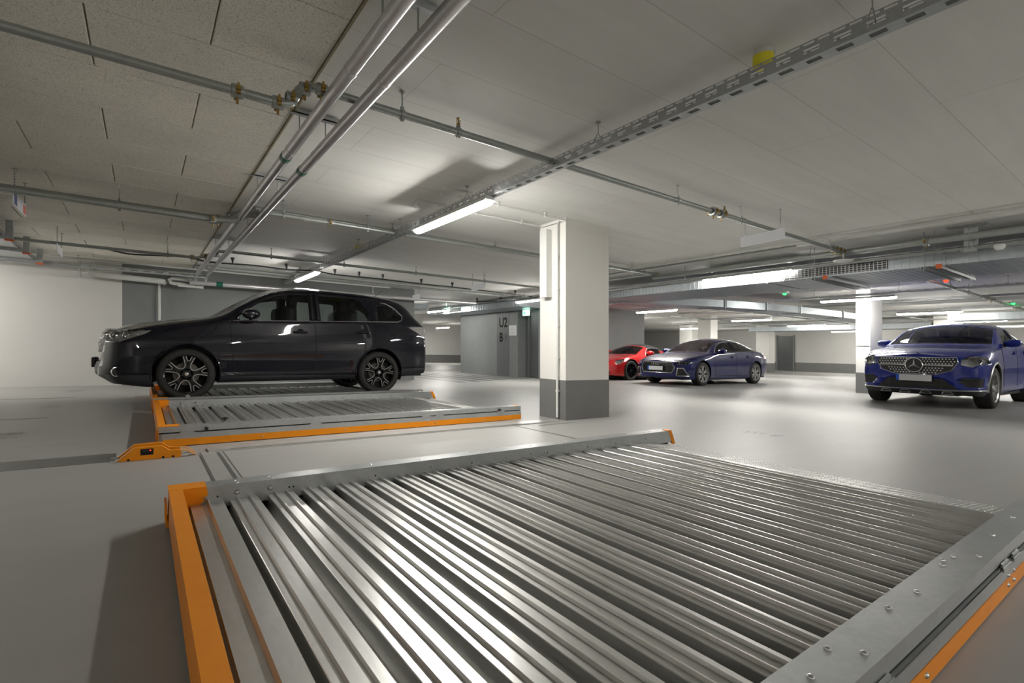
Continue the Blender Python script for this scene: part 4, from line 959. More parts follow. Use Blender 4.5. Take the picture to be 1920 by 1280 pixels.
def wheel(car, O, sc, x, side, R, w, rr, style, ycen, label=None):
    """side -1 is the camera side; ycen is the tyre's middle in car coordinates"""
    s = side; yo = ycen+s*w/2
    mb = MB(O, sc); prof = [(rr-.005, -w/2+.02), (rr+.01, -w/2+.004), (R-.05, -w/2), (R-.02, -w/2+.012), (R-.004, -w/2+.035), (R, -w/2+.06), (R, w/2-.06), (R-.004, w/2-.035), (R-.02, w/2-.012), (R-.05, w/2), (rr+.01, w/2-.004), (rr-.005, w/2-.02)]
    mb.lathe([(a, b) for a, b in prof], (x, ycen, R), 'y', 40)
    for k in range(72):      # tread blocks
        a = 2*PI*k/72
        for t in (-w/2+.045, -.03, .03, w/2-.045):
            c = (x+math.cos(a)*(R+.001), ycen+t, R+math.sin(a)*(R+.001)); e = .010
            d = (-math.sin(a)*e, math.cos(a)*e)
            mb.add([(c[0]-d[0], c[1]-.02, c[2]-d[1]), (c[0]+d[0], c[1]-.02, c[2]+d[1]), (c[0]+d[0], c[1]+.02, c[2]+d[1]), (c[0]-d[0], c[1]+.02, c[2]-d[1])], [(0,1,2,3)])
    ty = part(car, 'wheel', mb, 'rubber', smooth=True, label=label)
    mb = MB(O, sc).lathe([(rr-.012, s*(w/2-.03)), (rr+.006, s*(w/2-.012)), (rr+.008, s*(w/2-.006)), (rr, s*(w/2-.006)), (rr-.016, s*(w/2-.02)), (rr-.03, s*(w/2-.11)), (rr-.03, -s*(w/2-.02))], (x, ycen, R), 'y', 40)
    lipm = {'y5': 'alu', 'audi': 'alu_grey', 'multi': 'alu_grey', 'black': 'alu_dark'}[style]
    rim = part(ty, 'rim', mb, lipm if style != 'y5' else 'alu_dark', smooth=True)
    mb = MB(O, sc).lathe([(.001, s*(w/2-.14)), (rr-.03, s*(w/2-.14))], (x, ycen, R), 'y', 24); part(ty, 'rim_well', mb, 'hole')
    mb = MB(O, sc).lathe([(.05, s*(w/2-.10)), (rr*.6, s*(w/2-.10)), (rr*.6, s*(w/2-.12))], (x, ycen, R), 'y', 28); part(ty, 'brake_disc', mb, 'disc', smooth=True)
    yf = s*(w/2-.028)
    def spoke(mb, pts, wd, y0, y1, taper=1.):
        """flat bar along pts (radial, tangential) between depths"""
        vs = []; n = len(pts)
        for i, (a, b) in enumerate(pts):
            q0 = pts[max(i-1, 0)]; q1 = pts[min(i+1, n-1)]; d = math.hypot(q1[0]-q0[0], q1[1]-q0[1]) or 1; nx, ny = -(q1[1]-q0[1])/d, (q1[0]-q0[0])/d
            ww = wd*(1+(taper-1)*i/(n-1))/2
            for sg in (-1, 1):
                for yy in (y0, y1): vs.append((x+a+nx*ww*sg, ycen+yy, R+b+ny*ww*sg))
        fs = []
        for i in range(n-1):
            k = i*4; fs += [(k,k+4,k+5,k+1),(k+2,k+3,k+7,k+6),(k+1,k+5,k+7,k+3),(k,k+2,k+6,k+4)]
        mb.add(vs, fs+[(0,1,3,2), tuple(4*(n-1)+j for j in (0,2,3,1))])
    def rot(pts, an): return [(p[0]*math.cos(an)-p[1]*math.sin(an), p[0]*math.sin(an)+p[1]*math.cos(an)) for p in pts]
    if style == 'y5':
        A = MB(O, sc); B = MB(O, sc)
        for k in range(5):
            an = 2*PI*k/5+PI/2-.12; au = an+PI/5
            for t in (1, -1): spoke(A, rot([(.05, t*.012), (rr*.45, t*.018), (rr*.64, t*.032), (rr-.004, t*.060)], an), .036, yf-s*.03, yf, 1.1)
            spoke(B, rot([(rr-.006, -.084), (rr*.72, -.070), (rr*.50, -.052), (rr*.40, -.036), (rr*.345, -.018), (rr*.33, 0), (rr*.345, .018), (rr*.40, .036), (rr*.50, .052), (rr*.72, .070), (rr-.006, .084)], au), .0085, yf, yf+s*.0025)
            spoke(B, rot([(rr-.006, -.040), (rr*.74, -.016), (rr*.68, -.004), (rr*.68, .004), (rr*.74, .016), (rr-.006, .040)], an), .0075, yf, yf+s*.0025)
        A.lathe([(.001, yf), (.072, yf), (.08, yf-s*.03)], (x, ycen, R), 'y', 20)
        B.lathe([(rr-.012, yf+s*.010), (rr-.004, yf+s*.016), (rr+.008, yf+s*.017), (rr+.008, yf+s*.010)], (x, ycen, R), 'y', 40)
        part(ty, 'spokes', A, 'alu_dark'); part(ty, 'machined_spoke_faces', B, 'alu')
    elif style == 'audi':
        A = MB(O, sc)
        for k in range(6):
            an = 2*PI*k/6+.5; 
            for t in (-1, 1): spoke(A, rot([(.05, t*.015), (rr*.55, t*.02), (rr-.004, t*.052)], an), .030, yf-s*.03, yf, 1.5)
        A.lathe([(.001, yf), (.07, yf), (.08, yf-s*.03)], (x, ycen, R), 'y', 20); part(ty, 'spokes', A, 'alu')
    elif style == 'multi':
        A = MB(O, sc)
        for k in range(10): spoke(A, rot([(.05, 0), (rr*.5, .0), (rr-.004, .012)], 2*PI*k/10+.2), .026, yf-s*.03, yf, 1.4)
        A.lathe([(.001, yf), (.07, yf), (.08, yf-s*.03)], (x, ycen, R), 'y', 20); part(ty, 'spokes', A, 'alu')
    else:
        A = MB(O, sc)
        for k in range(5):
            an = 2*PI*k/5+.3
            A.lathe([(.055, yf), (.085, yf), (.085, yf-s*.03), (.055, yf-s*.03), (.055, yf)], (x+math.cos(an)*rr*.66, ycen, R+math.sin(an)*rr*.66), 'y', 14)
            spoke(A, rot([(.05, 0), (rr*.4, 0)], an), .05, yf-s*.03, yf)
        A.lathe([(.001, yf), (.06, yf), (.07, yf-s*.03)], (x, ycen, R), 'y', 20); part(ty, 'spokes', A, 'alu_dark')
    part(ty, 'hub_cap', MB(O, sc).lathe([(.001, yf+s*.014), (.022, yf+s*.012), (.03, yf)], (x, ycen, R), 'y', 16), 'chrome' if style != 'black' else 'alu_dark', smooth=True)
def lamp_bowl(car, vf, O, sc, mt, d=.035):
    """the housing behind a headlamp lens: the same outline, set back, with side walls"""
    vs, fs = vf; n = len(vs); cen = Vector((0,0,0))
    nrm = [Vector((0,0,0)) for _ in vs]; V = [Vector(v) for v in vs]; ec = {}
    for f in fs:
        a = (V[f[1]]-V[f[0]]).cross(V[f[2]]-V[f[1]])
        for i in f: nrm[i] += a
        for i in range(len(f)):
            e = (f[i], f[(i+1) % len(f)]); ec[tuple(sorted(e))] = ec.get(tuple(sorted(e)), 0)+1
    W = [tuple(V[i]-(nrm[i].normalized() if nrm[i].length > 0 else Vector((1,0,0)))*d) for i in range(n)]
    walls = [(a, b, b+n, a+n) for (a, b), c in ec.items() if c == 1]
    mb = MB(O, sc); mb.add(list(vs)+W, [tuple(i+n for i in f) for f in fs]+walls)
    return part(car, 'headlight_housing', mb, mt)
def part_vf(root, name, vf, O, sc, mt, label=None, solid=0, lining=None):
    mb = MB(O, sc); mb.add(*vf); org = ORG[root.name]
    me = mesh_from(name, mb.v, mb.f, mt, org, 'keep'); 
    me.polygons.foreach_set('use_smooth', [True]*len(me.polygons))
    o = bpy.data.objects.new(name, me); COL.objects.link(o); o.parent = root; ORG[o.name] = org
    if label: o['label'] = label
    if solid:
        if lining: me.materials.append(M[lining])
        md = o.modifiers.new('shell', 'SOLIDIFY'); md.thickness = solid; md.offset = -1
        if lining: md.material_offset = 1; md.material_offset_rim = 0
    return o
def rbox(mb, c, s, r=.04):
    """box with chamfered vertical and top edges, for seats"""
    x, y, z = s[0]/2, s[1]/2, s[2]/2; vs = []
    for (k, zz) in ((.8, -z), (1, -z+r), (1, z-r), (.8, z)):
        for a, b in ((-x*k+r, -y*k), (x*k-r, -y*k), (x*k, -y*k+r), (x*k, y*k-r), (x*k-r, y*k), (-x*k+r, y*k), (-x*k, y*k-r), (-x*k, -y*k+r)): vs.append((c[0]+a, c[1]+b, c[2]+zz))
    fs = [tuple(range(7, -1, -1)), tuple(range(24, 32))]
    for j in range(3): fs += [(j*8+i, j*8+(i+1) % 8, j*8+8+(i+1) % 8, j*8+8+i) for i in range(8)]
    return mb.add(vs, fs)
def build_car(S):
    O = S['O']; sc = S['sc']; car = thing(S['name'], S['label'], S.get('cat', 'car'), (O[0]+S['len']/2*sc, O[1], O[2]))
    bm = car_body(S); bm.verts.ensure_lookup_table()
    bvh = BVHTree.FromBMesh(bm)
    R, rr, w = S['R'], S['rr'], S['w']; AR = S.get('AR', R+.055)
    def yside(x, z):
        h = bvh.ray_cast(Vector((x, -3, z)), Vector((0, 1, 0)))[0]; return h.y if h else -S['hw']
    def xfront(y, z):
        h = bvh.ray_cast(Vector((-3, y, z)), Vector((1, 0, 0)))[0]; return h.x if h else 0
    def side_line(name, pts, r, mt, both=True, off=0., sub=6, closed=False, lab=None, n=6):
        q = []
        P = pts+[pts[0]] if closed else pts
        for (a, b), (c, d) in zip(P[:-1], P[1:]):
            for k in range(sub): q.append((a+(c-a)*k/sub, b+(d-b)*k/sub))
        if not closed: q.append(P[-1])
        L1 = [(x, yside(x, z)-off, z) for x, z in q]
        part(car, name, MB(O, sc).tube(L1, r, n, closed), mt, lab, smooth=True)
        if both: part(car, name, MB(O, sc).tube([(a, -b, c) for a, b, c in L1], r, n, closed), mt, lab, smooth=True)
    def front_line(name, pts, r, mt, off=0., sub=6, closed=True, n=6, mirror=False):
        q = []; P = pts+[pts[0]] if closed else pts
        for (a, b), (c, d) in zip(P[:-1], P[1:]):
            for k in range(sub): q.append((a+(c-a)*k/sub, b+(d-b)*k/sub))
        if not closed: q.append(P[-1])
        L1 = [(xfront(y, z)-off, y, z) for y, z in q]; part(car, name, MB(O, sc).tube(L1, r, n, closed), mt, smooth=True)
        if mirror: part(car, name, MB(O, sc).tube([(a, -b, c) for a, b, c in L1], r, n, closed), mt, smooth=True)
    S.update(yside=yside, xfront=xfront, side_line=side_line, front_line=front_line, car=car, bm=bm)
    # wheel arches
    for ax_ in (S['fx'], S['rx']):
        f = cut(bm, circle(ax_, R+.01, AR, 32), (0, 2), lambda c: abs(c.y) > .45 and c.z < R+AR+.1)
        bmesh.ops.delete(bm, geom=f, context='FACES')
        for s in (-1, 1):
            ys = S['hw']*s*.985
            part(car, 'wheel_housing', MB(O, sc).lathe([(AR+.004, ys-s*.03), (AR+.004, ys-s*.34), (.05, ys-s*.34)], (ax_, 0, R+.01), 'y', 28, -.35, PI+.35), 'black')
    sidep = lambda c: abs(c.y) > .4 and c.z > .5
    for nm, poly, mt in S['windows']:
        for sg in (-1, 1): part_vf(car, nm, lift(bm, cut(bm, poly, (0, 2), lambda c: c.y*sg > .4 and c.z > .5)), O, sc, mt)
    for nm, poly, mt, zmin in S['top_windows']:
        vf = lift(bm, cut(bm, poly, (0, 1), lambda c: c.z > zmin)); part_vf(car, nm, vf, O, sc, mt)
    for nm, poly, mt, xr in S.get('side_parts', []):
            for sg in (-1, 1):
                vf = lift(bm, cut(bm, poly, (0, 2), lambda c: c.y*sg > .38 and xr[0] < c.x < xr[1])); part_vf(car, nm, vf, O, sc, mt)
                if nm == 'headlight_lens': lamp_bowl(car, vf, O, sc, S.get('bowl', 'lamp_inner'))
    for nm, poly, mt, xm in S.get('front_parts', []):
        vf = lift(bm, cut(bm, poly, (1, 2), lambda c: c.x < xm)); part_vf(car, nm, vf, O, sc, mt)
        if nm == 'headlight_lens': lamp_bowl(car, vf, O, sc, S.get('bowl', 'alu_dark'))
    for nm, poly, mt, xm in S.get('rear_parts', []):
        vf = lift(bm, cut(bm, poly, (1, 2), lambda c: c.x > xm)); part_vf(car, nm, vf, O, sc, mt)
    vs = [tuple(v.co) for v in bm.verts]; bm.verts.index_update()
    part_vf(car, 'body', (vs, [tuple(v.index for v in f.verts) for f in bm.faces]), O, sc, S['paint'], solid=.018*sc, lining='lining')
    # underbody
    x0, x1 = S['x0'], S['x1']; bz = S['ub']; hw = S['hw']
    mb = MB(O, sc); mb.box(x0+.12, S['fx']-AR, -hw*.7, hw*.7, bz+.06, bz+.10).box(S['fx']-AR, S['fx']+AR, -hw*.55, hw*.55, bz, bz+.05).box(S['fx']+AR, S['rx']-AR, -hw*.9, hw*.9, bz, bz+.07).box(S['rx']-AR, S['rx']+AR, -hw*.55, hw*.55, bz, bz+.05).box(S['rx']+AR, x1-.02, -hw*.78, hw*.78, bz+.03, bz+.1)
    mb.cyl((S['fx'], -hw*.7, R), (S['fx'], hw*.7, R), .035).cyl((S['rx'], -hw*.7, R), (S['rx'], hw*.7, R), .045)
    part(car, 'underbody', mb, 'black')
    # interior
    zf = S['seat_z']
    for sx in S['seats']:
        for sy in S.get('seat_y', (-.37, .37)):
            mb = MB(O, sc); rbox(mb, (sx, sy, zf), (.50, .50, .18)); rbox(mb, (sx+.27, sy, zf+.33), (.16, .48, .62), .05)
            q = part(car, 'seat', mb, 'seat', smooth=True); mb = MB(O, sc); rbox(mb, (sx+.31, sy, zf+.72), (.10, .26, .19), .035); part(q, 'headrest', mb, 'seat', smooth=True)
    dx = S['dash']; mb = MB(O, sc)
    mb.prism([(dx, zf-.2), (dx+.45, zf-.2), (dx+.42, zf+.20), (dx+.30, zf+.28), (dx, zf+.26)], 1, -hw*.78, hw*.78)
    part(car, 'dashboard', mb, 'seat')
    a = dx+.52; part(car, 'steering_wheel', MB(O, sc).tube([(a-.06*math.cos(t)*1, -.37+.18*math.sin(t), zf+.20+.16*math.cos(t)) for t in [2*PI*i/20 for i in range(20)]], .016, 8, True).box(a-.02, a+.01, -.52, -.22, zf+.18, zf+.22), 'black', smooth=True)
    mb = MB(O, sc).box(dx, S['rx']+.5, -hw*.86, hw*.86, bz+.07, bz+.10); part(car, 'cabin_floor', mb, 'seat')
    # wheels
    for xx in (S['fx'], S['rx']):
        for s in (-1, 1): wheel(car, O, sc, xx, s, R, w, rr, S['style'], s*(hw-w/2-.012))
    # mirrors
    mx, mz = S['mirror']
    for s in (-1, 1):
        yy = abs(yside(mx, mz)); mb = MB(O, sc); Pm = []
        for (t, k) in ((-.02, .55), (.02, .85), (.08, 1), (.16, .95), (.21, .7), (.225, .35)):
            Pm.append([(mx+.02+.12*k*math.cos(a)-.03*(t/.2), s*(yy+t+.03), mz+.02+.078*k*math.sin(a)) for a in [2*PI*i/12 for i in range(12)]])
        for i, rg in enumerate(Pm): mb.add(rg, [])
        fs = []
        for i in range(len(Pm)-1): fs += [(i*12+k, i*12+(k+1) % 12, i*12+12+(k+1) % 12, i*12+12+k) for k in range(12)]
        mb.f += fs+[tuple(range(12)), tuple(range(60, 72))]
        mb2 = MB(O, sc).box(mx-.02, mx+.05, s*yy-.03, s*yy+.03, mz-.07, mz-.01) if False else None
        mr = part(car, 'door_mirror', mb, S['paint'], smooth=True)
        part(mr, 'mirror_foot', MB(O, sc).tube([(mx+.02, s*(yy-.02), mz-.05), (mx+.03, s*(yy+.05), mz-.02)], .022, 8), 'black', smooth=True)
    # gaps, handles, seals
    for ln in S['gaps']: side_line('panel_gap', ln, .0038, 'hole', sub=8)
    for hx, hz in S['handles']:
        for s in (-1, 1):
            yy = abs(yside(hx, hz)); mb = MB(O, sc).tube([(hx-.10, s*(yy+.002), hz), (hx-.07, s*(yy+.028), hz), (hx+.06, s*(yy+.030), hz), (hx+.10, s*(yy+.004), hz)], .013, 8)
            h = part(car, 'door_handle', mb, S['paint'], smooth=True); part(h, 'handle_recess', MB(O, sc).lathe([(.001, 0), (.05, 0), (.052, s*.003)], (hx, s*(yy+.0015), hz), 'y', 14), 'hole')
    for poly, r, mt in S['trims']: side_line('window_trim', poly[0], r, mt, off=.002, closed=poly[1], sub=5)
    return S
def arch_ring(S, r, mt, name='arch_trim', grow=.0, a0=-.2, a1=PI+.2):
    O, sc = S['O'], S['sc']; AR = S.get('AR', S['R']+.055)+grow
    for x in (S['fx'], S['rx']):
        mb = MB(O, sc)
        P = []
        for i in range(33):
            a = a0+(a1-a0)*i/32; px, pz = x+math.cos(a)*AR, S['R']+.01+math.sin(a)*AR
            y = S['yside'](px, pz)
            P.append((px, min(y, -S['hw']*.9)-.001, pz))
        for s in (1, -1): part(S['car'], name, MB(O, sc).tube([(p[0], p[1]*s, p[2]) for p in P], r, 6), mt, smooth=True)
def plate(S, z, x=None, w=.52, bl=True, off=.02):
    O, sc = S['O'], S['sc']; x = (S['xfront'](0, z) if x is None else x)-off
    p = part(S['car'], 'number_plate', MB(O, sc).box(x-.008, x, -w/2, w/2, z-.055, z+.055), 'plate')
    part(p, 'blue_strip', MB(O, sc).box(x-.0095, x-.008, w/2-.045, w/2, z-.055, z+.055), 'eu_blue')
    part(p, 'plate_frame', MB(O, sc).box(x-.004, x+.03, -w/2-.008, w/2+.008, z-.063, z+.063), 'black')
# ---- black off-roader on the third pallet
def mir(P): return [(-a, b) for a, b in P][::-1]
suv = dict(name='car', label='black five-door off-roader standing on the rear parking pallet, seen from its side', O=(-.485, 8.87, .090), sc=1., len=4.6,
  x0=.20, x1=4.46, hw=.90, cap_p=3.4, paint='navy_black', style='y5', R=.342, rr=.256, w=.225, AR=.392, fx=.945, rx=3.612, ub=.24,
  top=[(.15,.90),(.22,.955),(.35,1.005),(.6,1.06),(.9,1.105),(1.22,1.145),(1.5,1.31),(1.75,1.46),(1.98,1.585),(2.2,1.65),(2.65,1.695),(3.2,1.695),(3.7,1.665),(4.0,1.63),(4.16,1.57),(4.28,1.43),(4.38,1.30),(4.46,1.20)],
  belt=[(.2,.86),(.55,.95),(1.0,1.0),(1.45,1.05),(2.5,1.095),(3.5,1.145),(4.0,1.17),(4.25,1.15),(4.46,1.08)],
  rail=[(.2,.89),(.4,.955),(.6,1.0),(.9,1.05),(1.2,1.10),(1.38,1.155),(1.6,1.30),(1.8,1.42),(2.05,1.53),(2.4,1.595),(2.8,1.612),(3.3,1.608),(3.75,1.575),(4.02,1.53),(4.17,1.44),(4.30,1.30),(4.46,1.15)],
  W=[(.2,.80),(.3,.845),(.45,.872),(.7,.89),(1.0,.90),(2.5,.90),(3.6,.90),(4.0,.885),(4.25,.865),(4.46,.825)],
  yb=[(.2,.74),(.4,.80),(.7,.835),(1.2,.86),(2.5,.865),(3.6,.86),(4.1,.835),(4.46,.78)],
  yr=[(.2,.60),(.5,.70),(1.0,.76),(1.3,.77),(1.6,.72),(2.0,.66),(2.4,.635),(3.5,.62),(4.0,.61),(4.2,.66),(4.46,.71)],
  bot=[(.2,.22),(.6,.175),(1.0,.215),(2.5,.235),(3.9,.26),(4.46,.32)],
  fb=[(.18,.02),(.26,.14),(.34,.24),(.42,.25),(.52,.22),(.62,.21),(.75,.195),(.86,.18),(.95,.13),(1.2,.1)],
  rb=[(.3,.10),(.42,.17),(.55,.18),(.7,.165),(.9,.15),(1.05,.12),(1.2,.05)],
  windows=[('side_window', [(1.50,1.095),(1.66,1.245),(1.80,1.345),(1.93,1.425),(2.08,1.485),(2.30,1.525),(2.53,1.54),(2.52,1.128)], 'glass'),
           ('side_window', [(2.685,1.132),(2.69,1.54),(3.22,1.535),(3.30,1.525),(3.38,1.44),(3.46,1.30),(3.475,1.168)], 'glass'),
           ('side_window', [(3.60,1.18),(3.62,1.44),(3.80,1.465),(3.92,1.40),(4.02,1.29),(4.0,1.215),(3.95,1.19)], 'glass_dark')],
  top_windows=[('windshield', [(1.26,-.70),(1.23,-.4),(1.215,0),(1.23,.4),(1.26,.70),(1.98,.60),(1.99,0),(1.98,-.60)], 'windshield', 1.0),
               ('rear_window', [(4.08,-.50),(4.08,.50),(4.34,.56),(4.34,-.56)], 'glass_dark', 1.15)],
  side_parts=[('headlight_lens', [(.02,.83),(.02,.87),(.20,.905),(.57,.912),(.50,.865),(.36,.81),(.24,.755),(.10,.765)], 'lamp_glass', (-.2,.8)),
              ('tail_light', [(4.14,1.10),(4.40,1.125),(4.60,1.12),(4.60,.93),(4.44,.93),(4.30,1.02)], 'tail', (4.0,4.8)),
              ('lower_cladding', [(-.1,.15),(-.1,.325),(.56,.335),(.56,.15)], 'cladding', (-.3,.7)),
              ('sill_cladding', [(1.28,.15),(1.28,.315),(3.27,.315),(3.27,.15)], 'cladding', (1.2,3.4)),
              ('rear_cladding', [(3.95,.2),(3.95,.40),(4.7,.42),(4.7,.2)], 'cladding', (3.9,4.9))],
  front_parts=[('grille', [(-.55,.62),(-.6,.80),(.6,.80),(.55,.62)], 'black', .3), ('lower_grille', [(-.45,.33),(-.55,.50),(.55,.50),(.45,.33)], 'black', .3)],
  seats=(2.05, 3.0), seat_z=.72, dash=1.42, mirror=(1.70,1.165),
  gaps=[[(1.475,1.12),(1.455,1.05),(1.47,.75),(1.50,.45),(1.505,.33)], [(2.60,1.16),(2.605,.8),(2.60,.33)], [(3.535,1.20),(3.55,1.0),(3.535,.86),(3.42,.70),(3.33,.56),(3.26,.40),(3.22,.33)], [(1.505,.33),(2.6,.333),(3.22,.335)], [(.55,.93),(.8,.98),(1.15,1.03),(1.38,1.06)]],
  handles=[(2.38,.955),(3.34,.985)],
  trims=[(([(1.49,1.085),(2.60,1.130),(3.95,1.185),(4.03,1.225),(4.045,1.29),(3.93,1.42),(3.80,1.49),(3.70,1.50)],False),.008,'chrome'), (([(1.47,1.11),(1.66,1.27),(1.80,1.365),(1.93,1.445),(2.08,1.503),(2.30,1.545),(2.66,1.56),(3.22,1.556),(3.6,1.52)],False),.009,'black'),
         (([(2.565,1.15),(2.57,1.54)],False),.026,'black'),(([(2.645,1.15),(2.65,1.54)],False),.026,'black')])
S = build_car(suv); O, sc, car = S['O'], S['sc'], S['car']
arch_ring(S, .012, 'navy_black')
for s in (-1, 1):
    mb = MB(O, sc)
    for x, z, r in ((.17,.835,.055),(.29,.835,.05),(.40,.865,.032)):
        y = abs(S['yside'](x+.03, z)); mb.lathe([(.001, -s*.02), (r*.55, -s*.016), (r*.9, s*.004), (r, s*.006)], (x+.02, s*(y-.028), z), 'y', 16)
    part(car, 'headlight_reflectors', mb, 'chrome', smooth=True)
    y = abs(S['yside'](.20, .375)); mb = MB(O, sc).tube([(.20+.045*math.cos(t)-.0, s*(y+.004-.02*math.cos(t)), .375+.055*math.sin(t)) for t in [2*PI*i/20 for i in range(20)]], .008, 8, True)
    part(car, 'fog_lamp_ring', mb, 'chrome', smooth=True); part(car, 'fog_lamp', MB(O, sc).lathe([(.001, s*.0), (.045, s*.0)], (.20, s*(y-.0), .375), 'y', 16), 'black')
plate(S, .48, off=.035)
xf = S['xfront'](0, .74); part(car, 'grille_bar', MB(O, sc).tube([(S['xfront'](y, .80)-.004, y, .80) for y in [-.55+.1*i for i in range(12)]], .012, 8).tube([(S['xfront'](y, .72)-.004, y, .72) for y in [-.5+.1*i for i in range(11)]], .008, 8), 'chrome', smooth=True)
part(car, 'badge', MB(O, sc).prism([(0,.70),(.035,.725),(0,.75),(-.035,.725)], 0, xf-.02, xf-.012), 'chrome')
part(car, 'aerial', MB(O, sc).cyl((3.72, -.3, 1.62), (3.86, -.3, 1.73), .005, 6), 'black')
part(car, 'roof_rails', MB(O, sc).tube([(2.2,-.655,1.54),(2.6,-.645,1.59),(3.4,-.635,1.59),(3.9,-.62,1.54)], .010, 6).tube([(2.2,.655,1.54),(2.6,.645,1.59),(3.4,.635,1.59),(3.9,.62,1.54)], .010, 6), 'navy_black', smooth=True)
part(car, 'tail_light_ribs', MB(O, sc).tube([(4.35, S['yside'](4.35,1.08)-.004, 1.08),(4.50, S['yside'](4.50,1.05)-.004, 1.05),(4.53, S['yside'](4.53,.96)-.004,.96)], .010, 6), 'chrome', smooth=True)
# ---- dark blue five-door coupe beside the red car
audi = dict(name='car', label='dark blue fastback car with four rings in its hexagonal grille, beside the red car', O=(11.22, 8.78, 0), sc=.95, len=4.76,
  x0=.16, x1=4.60, hw=.92, paint='blue_dark', style='audi', R=.335, rr=.235, w=.24, AR=.372, fx=.93, rx=3.75, ub=.15,
  top=[(.1,.66),(.16,.70),(.3,.755),(.6,.835),(.95,.90),(1.3,.955),(1.6,1.10),(1.95,1.26),(2.3,1.355),(2.65,1.39),(3.1,1.365),(3.6,1.275),(4.1,1.12),(4.4,1.01),(4.6,.955)],
  belt=[(.16,.64),(.3,.70),(.6,.775),(1.0,.84),(1.4,.89),(2.5,.945),(3.6,.985),(4.2,.965),(4.6,.89)],
  rail=[(.16,.665),(.3,.73),(.6,.81),(1.0,.875),(1.4,.935),(1.6,1.03),(1.9,1.17),(2.2,1.265),(2.6,1.32),(3.1,1.30),(3.6,1.20),(4.0,1.07),(4.3,.985),(4.6,.92)],
  W=[(.16,.78),(.3,.85),(.55,.90),(.93,.92),(1.6,.905),(2.6,.905),(3.3,.915),(3.75,.92),(4.2,.89),(4.6,.80)],
  yb=[(.16,.70),(.4,.80),(.93,.87),(1.6,.865),(2.6,.87),(3.75,.875),(4.2,.83),(4.6,.74)],
  yr=[(.16,.60),(.5,.70),(1.0,.76),(1.3,.77),(1.6,.70),(2.0,.61),(2.5,.56),(3.2,.56),(3.8,.60),(4.2,.66),(4.6,.66)],
  bot=[(.16,.20),(.6,.17),(1.0,.17),(3.7,.18),(4.6,.28)],
  fb=[(.15,.08),(.22,.14),(.4,.17),(.6,.17),(.68,.14),(.8,.1)], rb=[(.2,.1),(.5,.16),(.8,.14),(.95,.08)],
  windows=[('side_window', [(1.62,.945),(1.75,1.03),(1.95,1.145),(2.15,1.215),(2.40,1.255),(2.62,1.265),(2.60,.975)], 'glass'),
           ('side_window', [(2.68,.98),(2.70,1.265),(3.05,1.255),(3.4,1.205),(3.75,1.105),(3.93,1.035),(3.86,1.015)], 'glass')],
  top_windows=[('windshield', [(1.40,-.70),(1.34,-.4),(1.32,0),(1.34,.4),(1.40,.70),(2.12,.55),(2.15,0),(2.12,-.55)], 'windshield', .9),
               ('rear_window', [(3.45,-.50),(3.40,0),(3.45,.50),(4.20,.50),(4.25,0),(4.20,-.50)], 'glass_dark', .95)],
  side_parts=[('tail_light', [(4.30,.80),(4.30,.88),(4.8,.90),(4.8,.78)], 'red', (4.2,4.9))],
  front_parts=[('grille', [(-.47,.36),(-.56,.50),(-.47,.635),(.47,.635),(.56,.50),(.47,.36)], 'black', .25),
               ('air_intake', [(-.83,.29),(-.77,.47),(-.66,.47),(-.62,.29)], 'black', .5), ('air_intake', [(.62,.29),(.66,.47),(.77,.47),(.83,.29)], 'black', .5),
               ('headlight_lens', [(-.84,.60),(-.85,.685),(-.60,.655),(-.56,.61),(-.66,.585)], 'lamp_glass', .6), ('headlight_lens', [(.56,.61),(.60,.655),(.85,.685),(.84,.60),(.66,.585)], 'lamp_glass', .6),
               ('lower_lip', [(-.95,.1),(-.95,.22),(.95,.22),(.95,.1)], 'cladding', .3)],
  seats=(2.15, 3.0), seat_z=.46, dash=1.45, mirror=(1.78,.965),
  gaps=[[(1.50,.93),(1.47,.75),(1.50,.5),(1.56,.28)], [(2.64,.96),(2.63,.6),(2.66,.28)], [(3.55,.98),(3.50,.75),(3.38,.55),(3.30,.35)], [(.5,.745),(1.0,.825),(1.45,.88)]],
  handles=[(2.42,.80),(3.28,.83)],
  trims=[(([(1.58,.94),(2.6,.968),(3.90,1.012),(3.96,1.04),(3.75,1.125),(3.4,1.225),(3.05,1.278),(2.62,1.288),(2.40,1.278),(2.15,1.238),(1.95,1.165),(1.75,1.05)],True),.009,'alu'), (([(2.64,.98),(2.66,1.26)],False),.022,'black')])
S = build_car(audi); O, sc, car = S['O'], S['sc'], S['car']
S['front_line']('grille_frame', [(-.48,.355),(-.575,.50),(-.48,.645),(.48,.645),(.575,.50),(.48,.355)], .013, 'alu', off=.004)
S['front_line']('intake_frame', [(.61,.275),(.645,.485),(.785,.485),(.85,.275)], .016, 'alu', off=.004, mirror=True)
mb = MB(O, sc)
for k in range(7):
    z = .385+k*.037; mb.tube([(S['xfront'](y, z)-.004, y, z) for y in [-.5+.1*i for i in range(11)]], .004, 4)
for k in range(-12, 13): y = k*.04; mb.tube([(S['xfront'](y, z)-.004, y, z) for z in (.38, .5, .62)], .0035, 4)
part(car, 'grille_mesh', mb, 'alu_dark', kind='stuff')
xe_ = S['xfront'](0, .60)-.03
for k in range(4):
    y = (k-1.5)*.062; part(car, 'ring', MB(O, sc).tube([(xe_, y+.041*math.cos(t), .60+.041*math.sin(t)) for t in [2*PI*i/24 for i in range(24)]], .0065, 8, True), 'chrome', smooth=True)
plate(S, .475, off=.03)
